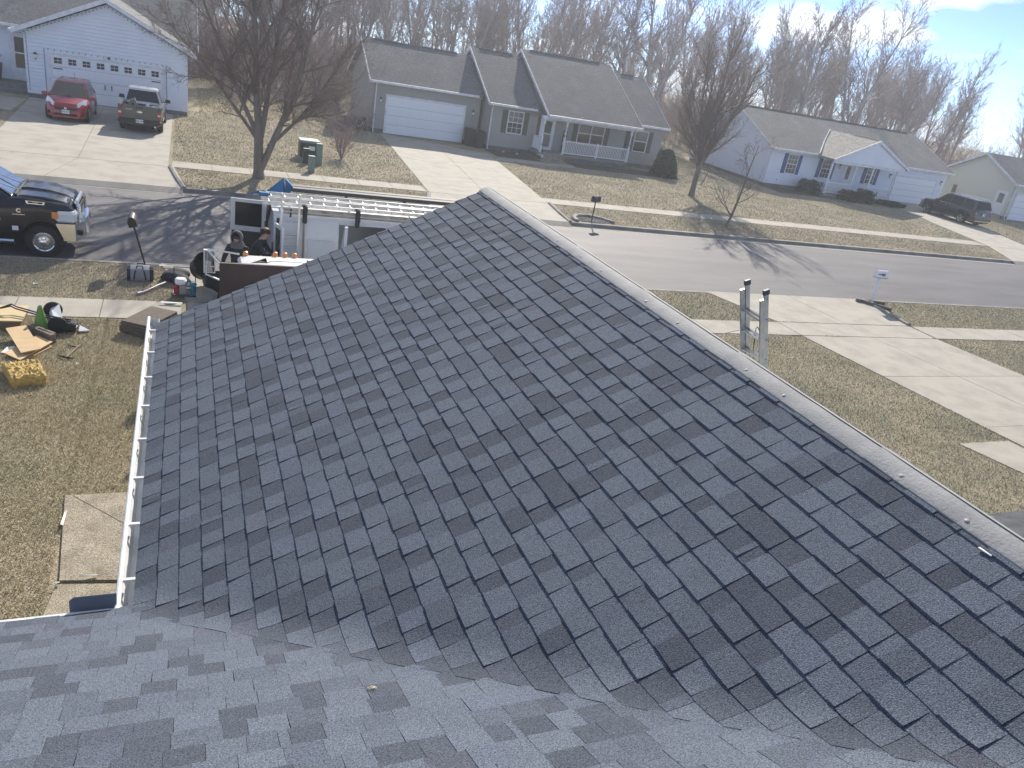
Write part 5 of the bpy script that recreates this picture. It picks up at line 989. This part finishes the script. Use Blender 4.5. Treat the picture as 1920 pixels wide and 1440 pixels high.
# tub, drums and duct on the verge left of the truck
for nm, dx, dy, dz in (('black_tub',.13,3.7,-.1),('green_drum',.33,4.4,-.85),('green_drum.001',.3,4.25,-.68),('tool_crate',.42,4.0,0),('pale_funnel',.2,4.2,-1.18)):
    bpy.data.objects[nm].location = Vector((dx,dy,dz))
tag(MB().bbox(-.07,-.02,0,.07,.02,.24,.02,RZ(.3,(.58,17.9,.1))).build('loose_mirror', MATS['mirror']), 'loose rectangular mirror glass beside the truck cab', 'mirror')

# ------------------------------------------------------------------ two roofers
mk('skin', (.40,.24,.18), .6); mk('jacket_black', (.018,.02,.025), .85); mk('hood_grey', (.09,.095,.105), .9); mk('trousers', (.03,.034,.045), .85); mk('hair_black', (.012,.010,.009), .7)
def person(loc, rz, label, hood, lean):
    t_ = thing('person', loc, label, 'person', rz=rz)
    J = {'pel':(0,0,.92,.14),'spine':(.02,0,1.12,.145),'chest':(.05+lean*.5,0,1.32,.155),'neck':(.07+lean*.8,0,1.46,.065),'skull':(.09+lean,0,1.55,.075),'crown':(.09+lean,0,1.64,.088)}
    for s, n in ((1,'l'),(-1,'r')):
        J.update({'hip'+n:(0,s*.1,.88,.1),'kn'+n:(.03,s*.11,.48,.068),'an'+n:(0,s*.11,.1,.048),'toe'+n:(.15,s*.12,.05,.04),'sh'+n:(.05+lean*.5,s*.19,1.38,.07),'el'+n:(.12+lean,s*.26,1.13,.05),'wr'+n:(.33+lean,s*.2,1.06,.034),'pa'+n:(.40+lean,s*.19,1.05,.032)})
    E_ = [('pel','spine'),('spine','chest'),('chest','neck'),('neck','skull'),('skull','crown')]
    for n in 'lr': E_ += [('pel','hip'+n),('hip'+n,'kn'+n),('kn'+n,'an'+n),('an'+n,'toe'+n),('chest','sh'+n),('sh'+n,'el'+n),('el'+n,'wr'+n),('wr'+n,'pa'+n)]
    for s, n in ((1,'l'),(-1,'r')):
        px_, py_, pz_, _ = J['pa'+n]
        for k in range(5):
            off = (k-2)*.018; l_ = (.05,.075,.085,.08,.06)[k]; b0 = f'f{n}{k}0'; b1 = f'f{n}{k}1'
            if k == 0: J[b0] = (px_+.0,py_-s*.04,pz_,.010); J[b1] = (px_+.04,py_-s*.06,pz_-.01,.008)
            else: J[b0] = (px_+.045,py_+off,pz_-.005,.010); J[b1] = (px_+.04+l_*.7,py_+off,pz_-.035,.008)
            E_ += [('pa'+n,b0),(b0,b1)]
    names = list(J); me = bpy.data.meshes.new('body'); me.from_pydata([J[k][:3] for k in names], [(names.index(a), names.index(b)) for a, b in E_], [])
    o = link('body', me, t_); md = o.modifiers.new('skin','SKIN'); sv = me.skin_vertices[0].data
    for i, k in enumerate(names): sv[i].radius = (J[k][3],)*2
    sv[0].use_root = True; ss = o.modifiers.new('sub','SUBSURF'); ss.levels = ss.render_levels = 2
    bpy.context.view_layer.update(); me2 = bpy.data.meshes.new_from_object(o.evaluated_get(bpy.context.evaluated_depsgraph_get())); o.modifiers.clear(); o.data = me2
    me2.materials.clear()
    for m_ in ('jacket_black','trousers','skin','rubber'): me2.materials.append(MATS[m_])
    hx = .33+lean
    for p in me2.polygons:
        c = p.center; p.use_smooth = True
        p.material_index = 3 if c.z < .1 else (1 if c.z < .9 and abs(c.y) < .24 and c.x < .3 else (2 if c.z > 1.46 or (c.x > hx+.02 and 1.0 < c.z < 1.1) else 0))
    cx, cz = .09+lean, 1.6
    M = Matrix.Translation((cx,0,cz))
    MB().lathe([(.012,-.01),(.02,0),(.012,.03),(.0,.04)], 6, M @ Matrix.Translation((.095,0,-.03))).build('nose', MATS['skin'], t_, world=False)
    for s in (1,-1): MB().lathe([(0,-.012),(.012,-.006),(.012,.006),(0,.012)], 8, M @ Matrix.Translation((.088,s*.035,.015))).build('eye', MATS['hair_black'], t_, world=False)
    MB().box(.082,-.025,-.072,.095,.025,-.064,M).build('mouth', mk('lips', (.3,.14,.12), .6), t_, world=False)
    if hood:
        rings = []
        for a, r, x_ in ((0,.105,.07),(1,.13,.045),(2,.135,0),(3,.12,-.06),(4,.07,-.105),(5,.01,-.12)): rings.append([(cx+x_, r*math.cos(t2)*.92, cz+.02+r*math.sin(t2)*1.12) for t2 in np.linspace(0,2*math.pi,17)[:-1]])
        MB().loft(rings, cap=False).build('hood', MATS['hood_grey'], t_, world=False, smooth=True); MB().lathe([(.15,-.2),(.14,-.13),(.10,-.06)], 14, Matrix.Translation((cx-.04,0,cz))).build('hood_collar', MATS['hood_grey'], t_, world=False, smooth=True)
        MB().box(.088,-.07,.005,.104,.07,.035,M).build('sunglasses', MATS['hair_black'], t_, world=False)
    else:
        MB().lathe([(.10,-.02),(.108,.04),(.085,.09),(.03,.115),(0,.12)], 14, M @ Matrix.Translation((-.02,0,0))).build('hair', MATS['hair_black'], t_, world=False, smooth=True)
        for s in (1,-1): MB().lathe([(0,-.01),(.025,0),(0,.01)], 8, M @ Matrix.Translation((.0,s*.095,-.01)) @ Matrix.Rotation(rad(90),4,'X')).build('ear', MATS['skin'], t_, world=False)
    return t_
person((1.03,16.62,.012), rad(-115), 'person in grey hood and black jacket looking down behind the truck', True, .06)
person((1.36,17.2,.0), rad(-15), 'dark haired person in dark jacket bending at the open van door', False, .16)
# ------------------------------------------------------------------ trees
def seg_mesh(name, S, mat, parent=None, sides=None):
    "S: array rows p0(3) p1(3) r0 r1 -> one mesh of open frusta"
    S = np.array(S, dtype=np.float64); n = sides or 3; p0, p1, r0, r1 = S[:,:3], S[:,3:6], S[:,6], S[:,7]
    d = p1-p0; d /= np.maximum(np.linalg.norm(d, axis=1, keepdims=True), 1e-9)
    ref = np.where(np.abs(d[:,2:3]) < .9, [[0,0,1.]], [[1.,0,0]]); a = np.cross(d, ref); a /= np.linalg.norm(a, axis=1, keepdims=True); b = np.cross(d, a)
    k = np.arange(n)*2*np.pi/n; ca, sa = np.cos(k), np.sin(k)
    ring = a[:,None,:]*ca[None,:,None]+b[:,None,:]*sa[None,:,None]
    V = np.concatenate([p0[:,None,:]+ring*r0[:,None,None], p1[:,None,:]+ring*r1[:,None,None]], axis=1).reshape(-1,3)
    base = np.arange(len(S))[:,None]*2*n; j = np.arange(n)[None,:]; j2 = (j+1) % n
    Fq = np.stack([base+j, base+j2, base+n+j2, base+n+j], axis=2).reshape(-1,4)
    me = bpy.data.meshes.new(name); me.vertices.add(len(V)); me.vertices.foreach_set('co', V.ravel()); me.loops.add(Fq.size); me.loops.foreach_set('vertex_index', Fq.ravel().astype(np.int32))
    me.polygons.add(len(Fq)); me.polygons.foreach_set('loop_start', np.arange(0, Fq.size, 4, dtype=np.int32)); me.polygons.foreach_set('loop_total', np.full(len(Fq), 4, dtype=np.int32)); me.polygons.foreach_set('use_smooth', np.ones(len(Fq), dtype=bool))
    me.update(calc_edges=True); me.materials.append(MATS[mat]); return me
def grow(seed, stems, spec):
    R = np.random.default_rng(seed); out_ = {0: [], 1: []}
    def unit(v): return v/np.linalg.norm(v)
    def go(p, d, L_, r, lev):
        ns = spec['n'][lev]; st = L_/ns; kids = spec['k'][lev] if lev < len(spec['k']) else 0; d = np.array(d, float)
        for i in range(ns):
            d = unit(d+R.normal(0, spec['jit'][lev], 3)+np.array([0,0,spec['up'][lev]])); q = p+d*st; t0, t1 = i/ns, (i+1)/ns
            ra, rb = r*(1-t0*spec['tap']), r*(1-t1*spec['tap'])
            out_[0 if lev <= spec['thick'] else 1].append([*p, *q, max(ra, spec['rmin']), max(rb, spec['rmin'])])
            if kids and t1 > spec['st'][lev]:
                m_ = kids/(ns*(1-spec['st'][lev])); m_ = int(m_)+(R.random() < m_-int(m_))
                for _ in range(m_):
                    az = R.uniform(0, 2*np.pi); an = spec['ang'][lev]*R.uniform(.7,1.3); o = unit(np.cross(d, unit(R.normal(0,1,3)))); f_ = R.random(); pos = p+(q-p)*f_; tt = t0+(t1-t0)*f_
                    go(pos, unit(d*math.cos(an)+o*math.sin(an)), L_*spec['rat'][lev]*(1-spec['sh'][lev]*tt)*R.uniform(.75,1.2), max(rb, ra)*spec['rr'][lev], lev+1)
            p = q
    for st_ in stems:
        p, d, L_, r = st_[:4]
        if len(st_) > 4:      # plain bole: no branches
            q = np.array(p, float)
            for i in range(4): q2 = q+unit(np.array(d, float))*L_/4; out_[0].append([*q, *q2, r*(1.35 if i == 0 else 1-.05*i), r*(.98-.05*i)]); q = q2
        else: go(np.array(p, float), unit(np.array(d, float)), L_, r, 0)
    return out_
def tree(name, loc, label, seed, stems, spec, cat='tree', group=None, bark='bark', twig='twig', rz=0):
    s = grow(seed, stems, spec); t_ = thing(name, loc, label, cat, group, rz); link('trunk', seg_mesh('trunk', s[0], bark, sides=7), t_); link('crown', seg_mesh('crown', s[1], twig, sides=3), t_); return t_
# street tree, several stems from the base
tree('street_tree', (2.55,31.0,0), 'large bare spreading tree with forked trunk beside the far kerb', 5,
     [((0,0,-.1),(-.03,0,1),1.6,.2,0),((0,0,1.3),(-.06,.05,1),7.6,.15),((.02,0,.25),(.4,-.05,1),7.2,.14),((0,0,1.3),(.16,.1,1),7.0,.11),((0,.05,1.2),(-.4,-.1,1),6.2,.1),((0,.05,1.3),(-.8,.1,1),4.8,.075),((.3,0,1.2),(.95,-.05,1),5.0,.08)],
     dict(n=[7,6,4,3,2], k=[14,8,6,3], jit=[.05,.09,.13,.16,.2], up=[.05,.05,.05,.03,.0], st=[.18,.15,.1,.1], ang=[.78,.62,.6,.65], rat=[.52,.5,.46,.5], sh=[.5,.4,.3,.2], rr=[.5,.55,.55,.6], tap=.78, thick=1, rmin=.0033))
tree('yard_tree', (27.1,37.8,0), 'tall bare tree with dense upright branches between the grey and white houses', 8,
     [((0,0,-.1),(.02,0,1),2.0,.17,0),((0,0,1.7),(.1,0,1),6.8,.13),((0,0,1.7),(-.32,.1,1),6.2,.11),((0,0,1.6),(.42,-.1,1),6.2,.11),((0,0,1.5),(.05,.35,1),5.6,.09),((0,0,1.5),(-.55,-.1,1),4.6,.08),((0,0,1.6),(.7,.1,1),4.4,.08)],
     dict(n=[6,5,4,3,2], k=[11,8,5,3], jit=[.05,.07,.1,.14,.2], up=[.08,.12,.1,.05,0], st=[.1,.12,.1,.1], ang=[.55,.5,.5,.55], rat=[.55,.5,.46,.5], sh=[.55,.4,.3,.2], rr=[.5,.55,.55,.6], tap=.8, thick=1, rmin=.0038))
tree('young_tree', (23.85,29.9,0), 'young slender bare tree on the verge by the far kerb', 13,
     [((0,0,-.05),(.06,0,1),4.0,.075)], dict(n=[7,5,3,2], k=[9,6,3], jit=[.05,.1,.14,.2], up=[.06,.12,.05,0], st=[.25,.2,.1], ang=[.85,.7,.6], rat=[.5,.42,.4], sh=[.45,.3,.2], rr=[.5,.5,.6], tap=.8, thick=0, rmin=.006))
tree('sapling_stump', (31.0,42.5,0), 'thin short bare sapling behind the tall yard tree', 3, [((0,0,0),(.1,0,1),1.6,.05)], dict(n=[4,2], k=[4], jit=[.08,.2], up=[.05,0], st=[.3], ang=[.7], rat=[.4], sh=[.3], rr=[.5], tap=.7, thick=0, rmin=.006))
tree('bare_shrub', (6.75,37.3,0), 'reddish bare shrub fanning out right of the utility boxes', 17,
     [((0,0,-.02),(.6*math.cos(a)*s_,.6*math.sin(a)*s_,1),1.25,.02) for a, s_ in zip(np.linspace(0,6.28,15)[:-1],[.4,.9]*7)],
     dict(n=[4,3,2], k=[7,4], jit=[.07,.12,.2], up=[0,0,0], st=[.3,.1], ang=[.45,.5], rat=[.5,.45], sh=[.3,.2], rr=[.6,.6], tap=.7, thick=0, rmin=.005), cat='shrub', twig='brush', bark='brush')
tree('plum_thicket', (8.6,47.0,0), 'tangled bare thicket beside the hose reel at the grey house', 19,
     [((1.0*math.cos(a)*s_,.8*math.sin(a)*s_,-.02),(.7*math.cos(a*2.3),.7*math.sin(a*1.7),1),1.5,.02) for a, s_ in zip(np.linspace(0,6.28,19)[:-1],[.3,.9,.6]*6)],
     dict(n=[4,3,2], k=[8,5], jit=[.12,.2,.2], up=[0,0,0], st=[.2,.1], ang=[.7,.6], rat=[.5,.45], sh=[.3,.2], rr=[.6,.6], tap=.7, thick=0, rmin=.006), cat='shrub', twig='brush', bark='brush')
# the wood behind: eight kinds, copied
protos = []
WS = dict(n=[8,5,4,2], k=[15,9,6], jit=[.05,.09,.13,.2], up=[.03,.1,.08,.02], st=[.3,.15,.1], ang=[.6,.55,.55], rat=[.46,.46,.42], sh=[.5,.4,.3], rr=[.5,.55,.6], tap=.82, thick=0, rmin=.011)
for i in range(8):
    R = np.random.default_rng(100+i); sp = dict(WS); H_ = R.uniform(8.5,12)
    st = [((0,0,-.1),(R.normal(0,.05),R.normal(0,.05),1),H_,R.uniform(.15,.24))]
    if i % 3 == 0: st = [((0,0,-.1),(0,0,1),2.3,.2,0),((0,0,2),(-.22,.05,1),H_-1.5,.16),((0,0,2),(.2,-.05,1),H_-2,.15)]
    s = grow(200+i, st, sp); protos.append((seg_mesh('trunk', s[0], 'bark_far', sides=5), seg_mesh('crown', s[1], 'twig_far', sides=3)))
R = np.random.default_rng(77); spots = []; tries = 0
while len(spots) < 165 and tries < 20000:
    tries += 1; y = 66+R.random()**1.4*40; az = rad(R.uniform(-13,58)); x = y*math.tan(az)
    if x > 115 or any((x-a)**2+(y-b)**2 < 2.6**2 for a, b, _ in spots) or (y < 68.5 and R.random() < .5): continue
    spots.append((x, y, y))
for i, (x, y, _) in enumerate(spots):
    sx = 960+F*(Vector((x,y,2-CAMH)).dot(_r2))/(Vector((x,y,2-CAMH)).dot(_fw))     # which house it shows above
    wh = next(n for lim, n in ((360,'the white gable house'),(660,'the big street tree'),(880,'the grey garage roof'),(1010,'the grey middle gable'),(1250,'the grey house porch'),(1400,'the tall yard tree'),(1580,'the white ranch roof\'s left half'),(1790,'the white ranch roof\'s right half'),(9e9,'the pale yellow house')) if sx < lim)
    row = 'front edge' if y < 74 else ('middle' if y < 86 else 'depth')
    t_ = thing('woodland_tree', (x,y,0), f'bare tree in the wood\'s {row}, beyond {wh}', 'tree', f'{row} of the wood beyond {wh}', R.uniform(0,6.28)); s_ = R.uniform(.82,1.15)*(1.0+.02*min(1, max(0, (x-38)/30))); t_.scale = (s_,s_,s_*R.uniform(.9,1.15))
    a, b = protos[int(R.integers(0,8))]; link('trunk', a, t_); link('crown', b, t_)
# three big maples that stand out in front of the wood
for k, (x, y, s_, lb) in enumerate(((41.0,67.5,1.3,'large bare tree rising behind the gap left of the white ranch house'),(58.5,67,1.3,'large bare forked tree rising behind the middle of the white ranch roof'),(65.0,66.5,1.25,'large bare forked tree rising behind the right end of the white ranch roof'),(36.5,66,1.15,'large bare tree rising behind the right end of the grey house'))):
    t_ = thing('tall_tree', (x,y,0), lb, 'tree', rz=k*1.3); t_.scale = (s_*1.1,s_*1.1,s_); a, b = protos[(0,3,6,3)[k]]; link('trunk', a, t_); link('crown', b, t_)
# undergrowth: one mass of thin stems
S = []; R = np.random.default_rng(9)
for k in range(6400):
    y = 63+R.random()**1.3*40; x = y*math.tan(rad(R.uniform(-13,58)))
    if x > 115: continue
    h_ = R.uniform(1.5,4.8)*(1 if k % 3 else 1.7); d = np.array([R.normal(0,.22),R.normal(0,.22),1.0]); p = np.array([x,y,0.]); q = p+d*h_*.5; S.append([*p,*q,.018,.014]); d2 = d+R.normal(0,.25,3); e_ = q+d2*h_*.5; S.append([*q,*e_,.014,.008])
    for _ in range(7):
        f_ = R.random(); b0 = (p+(q-p)*f_*1.0) if R.random() < .4 else q+(e_-q)*f_; v = R.normal(0,.6,3); v[2] = abs(v[2])*.8+.25; b1 = b0+v*R.uniform(.5,1.1); S.append([*b0,*b1,.011,.008])
        for _2 in range(2): v2 = v+R.normal(0,.5,3); b2 = b0+(b1-b0)*R.uniform(.3,1); S.append([*b2,*(b2+v2*.5),.008,.007])
o = link('undergrowth', seg_mesh('undergrowth', S, 'brush')); stuff(o, 'reddish brown bare undergrowth filling the wood behind the houses', 'undergrowth')
# evergreen shrubs: leaf cards through the volume
def leafy(name, loc, rx, ry, h_, n, label, mat, seed, leaf=.05, group=None, square=0):
    R = np.random.default_rng(seed); t_ = thing(name, loc, label, 'shrub', group); P = []
    while len(P) < n:
        v = R.uniform(-1,1,3); v[2] = R.uniform(0,1); e_ = 6 if square else 2.2
        rr_ = (abs(v[0])**e_+abs(v[1])**e_+abs(v[2]*1.0)**(e_ if square else 2.6))**(1/e_)*(1+.14*math.sin(5*v[0]+3*v[2]+seed)*math.cos(4*v[1]+seed))
        if .55 < rr_ < 1: P.append(v*[rx*(1-(0 if square else .18)*v[2]),ry*(1-(0 if square else .18)*v[2]),h_])
    P = np.array(P); a = R.normal(0,1,(n,3)); a /= np.linalg.norm(a,axis=1,keepdims=True); b = np.cross(a, R.normal(0,1,(n,3))); b /= np.linalg.norm(b,axis=1,keepdims=True); sz = leaf*R.uniform(.6,1.4,(n,1))
    V = np.stack([P-a*sz, P+b*sz*.5, P+a*sz, P-b*sz*.5], axis=1).reshape(-1,3); me = bpy.data.meshes.new('foliage'); me.from_pydata(V.tolist(), [], [tuple(range(4*i,4*i+4)) for i in range(n)]); me.materials.append(MATS[mat]); link('foliage', me, t_)
    q = MB()
    for k in range(7): aa = k*.9; q.tube([(0,0,0),(rx*.4*math.cos(aa),ry*.4*math.sin(aa),h_*.4),(rx*.75*math.cos(aa),ry*.75*math.sin(aa),h_*.75)], [.03,.02,.01], 5)
    q.build('stem', MATS['bark'], t_, world=False); return t_
leafy('evergreen_shrub', (29.1,44.3,0), .95, .8, 1.75, 6000, 'dark evergreen shrub at the right corner of the grey house', 'evergreen', 1, .07)
leafy('evergreen_shrub', (30.0,45.0,0), .6, .6, 1.2, 2500, 'smaller dark evergreen shrub behind the bigger one at the grey house corner', 'evergreen', 2, .07)
for k, (x, y, r, h_, lb) in enumerate(((42.2,44.9,.85,.95,'clipped dark boxy bush left of the white porch'),(44.6,43.3,.6,.75,'clipped dark bush in front of the white porch railing'),(45.9,43.1,.7,.95,'taller clipped dark bush before the porch steps'),(48.4,43.2,.55,.35,'low dark bush under the right porch railing'),(49.5,43.3,.5,.3,'low dark bush at the right end of the white porch'))):
    leafy('clipped_bush', (x,y,0), r, .6, h_, 3200, lb, 'hedge', 10+k, .055, 'clipped bushes at the white porch', 1)

# ------------------------------------------------------------------ grass blades, leaf litter
def blades(name, rects, dens, h0, h1, wd, label, seed, pal):
    R = np.random.default_rng(seed); PX = []
    for x0, y0, x1, y1 in rects: n = int((x1-x0)*(y1-y0)*dens); PX.append(np.stack([R.uniform(x0,x1,n), R.uniform(y0,y1,n)], 1))
    P = np.concatenate(PX); keep = np.ones(len(P), bool)
    for c in SLABS:      # no blades on the concrete
        c = np.array(c); ar = np.sum(c[:,0]*np.roll(c[:,1],-1)-np.roll(c[:,0],-1)*c[:,1]); ins = np.ones(len(P), bool)
        for i in range(len(c)):
            a, b = c[i], c[(i+1) % len(c)]; ins &= np.sign(ar)*((b[0]-a[0])*(P[:,1]-a[1])-(b[1]-a[1])*(P[:,0]-a[0])) > .03*np.hypot(*(b-a))
        keep &= ~ins
    P = P[keep]; n = len(P)
    patch = np.sin(P[:,0]*1.9+1.3*np.sin(P[:,1]*1.1))*np.cos(P[:,1]*1.6+np.sin(P[:,0]*.8))+.6*np.sin(P[:,0]*.5+P[:,1]*.7)
    h_ = R.uniform(h0,h1,n)*(1+.25*patch.clip(-1,1)); az = R.uniform(0,2*np.pi,n); tilt = R.uniform(.3,1.25,n); d = np.stack([np.cos(az)*np.sin(tilt), np.sin(az)*np.sin(tilt), np.cos(tilt)], 1); s = np.stack([-np.sin(az), np.cos(az), np.zeros(n)], 1)*(wd*R.uniform(.6,1.3,n))[:,None]
    B0 = np.concatenate([P, np.full((n,1), .002)], 1); V = np.stack([B0-s, B0+s, B0+d*h_[:,None]], 1).reshape(-1,3)
    me = bpy.data.meshes.new(name); me.vertices.add(3*n); me.vertices.foreach_set('co', V.ravel()); me.loops.add(3*n); me.loops.foreach_set('vertex_index', np.arange(3*n, dtype=np.int32)); me.polygons.add(n); me.polygons.foreach_set('loop_start', np.arange(0,3*n,3,dtype=np.int32)); me.polygons.foreach_set('loop_total', np.full(n,3,dtype=np.int32)); me.update(calc_edges=True)
    pal = np.array(pal); u_ = (R.random(n)*1.1-.05+.16*patch).clip(0,.999)*len(pal); c = pal[u_.astype(int)]*R.uniform(.75,1.25,(n,1)); c4 = np.concatenate([c, np.ones((n,1))], 1); at = me.color_attributes.new('tone','FLOAT_COLOR','CORNER'); at.data.foreach_set('color', np.repeat(c4, 3, axis=0).ravel())
    me.materials.append(mk('grass_blade', (.2,.2,.1), .85, attr='tone', spec=.15)); return stuff(link(name, me), label, 'grass')
GOLD = [(.28,.25,.155),(.36,.325,.195),(.45,.39,.245),(.53,.46,.30),(.58,.51,.35),(.47,.40,.26)]
DUN = [(.28,.24,.19),(.36,.31,.245),(.45,.39,.31),(.54,.47,.385),(.38,.34,.255)]
OLIVE = [(.20,.21,.145),(.27,.27,.19),(.34,.33,.24),(.43,.405,.31),(.50,.47,.37)]
blades('near_lawn_grass', [(-5.5,4.5,-1.41,15.8),(-1.45,9.46,-.1,15.8)], 3600, .025,.07,.004, 'golden dormant grass on the lawn below the gutter', 1, GOLD)
blades('near_verge_grass', [(-9,16.92,-.2,19.42)], 1800, .02,.055,.006, 'dun dead grass on the verge beside the street', 2, DUN)
blades('right_lawn_grass', [(7.0,6.5,18,19.42),(21.7,9,34,19.42)], 1100, .025,.06,.007, 'olive grass on the lawns around the right driveway', 3, OLIVE)
blades('far_verge_grass', [(-.6,28.25,9.5,31.45),(14.5,28.25,45,31.45),(-14,28.25,-6,31.45),(49,28.25,60,31.45)], 420, .03,.06,.011, 'dun grass on the verge across the street', 4, DUN)
blades('far_lawn_grass', [(-.5,32.7,11,47.5),(15,32.7,51,43.3),(30.6,43.5,38.4,56),(-14,32.7,-6,42),(49,32.7,61,43)], 240, .03,.07,.014, 'pale dormant grass on the lawns across the street', 5, DUN[1:]+OLIVE[2:])
blades('back_lawn_grass', [(.7,47.5,10,60),(31,50,38.3,62),(58,44,61,62)], 120, .05,.12,.02, 'yellow dry grass behind the houses', 6, GOLD)

# ------------------------------------------------------------------ air: thin pale haze over the whole place
hz = MB().box(-151,-61,-1.2,261,261,24).build('haze', MATS['white_paint']); stuff(hz, 'thin pale winter haze in the air', 'haze')
hm = bpy.data.materials.new('haze'); hm.use_nodes = True; t_ = hm.node_tree; t_.nodes.clear()
ho = t_.nodes.new('ShaderNodeOutputMaterial'); pv = t_.nodes.new('ShaderNodeVolumePrincipled'); pv.inputs['Color'].default_value = (.86,.92,1,1); pv.inputs['Density'].default_value = .0012; pv.inputs['Anisotropy'].default_value = .5
t_.links.new(pv.outputs[0], ho.inputs['Volume']); hz.data.materials.clear(); hz.data.materials.append(hm)
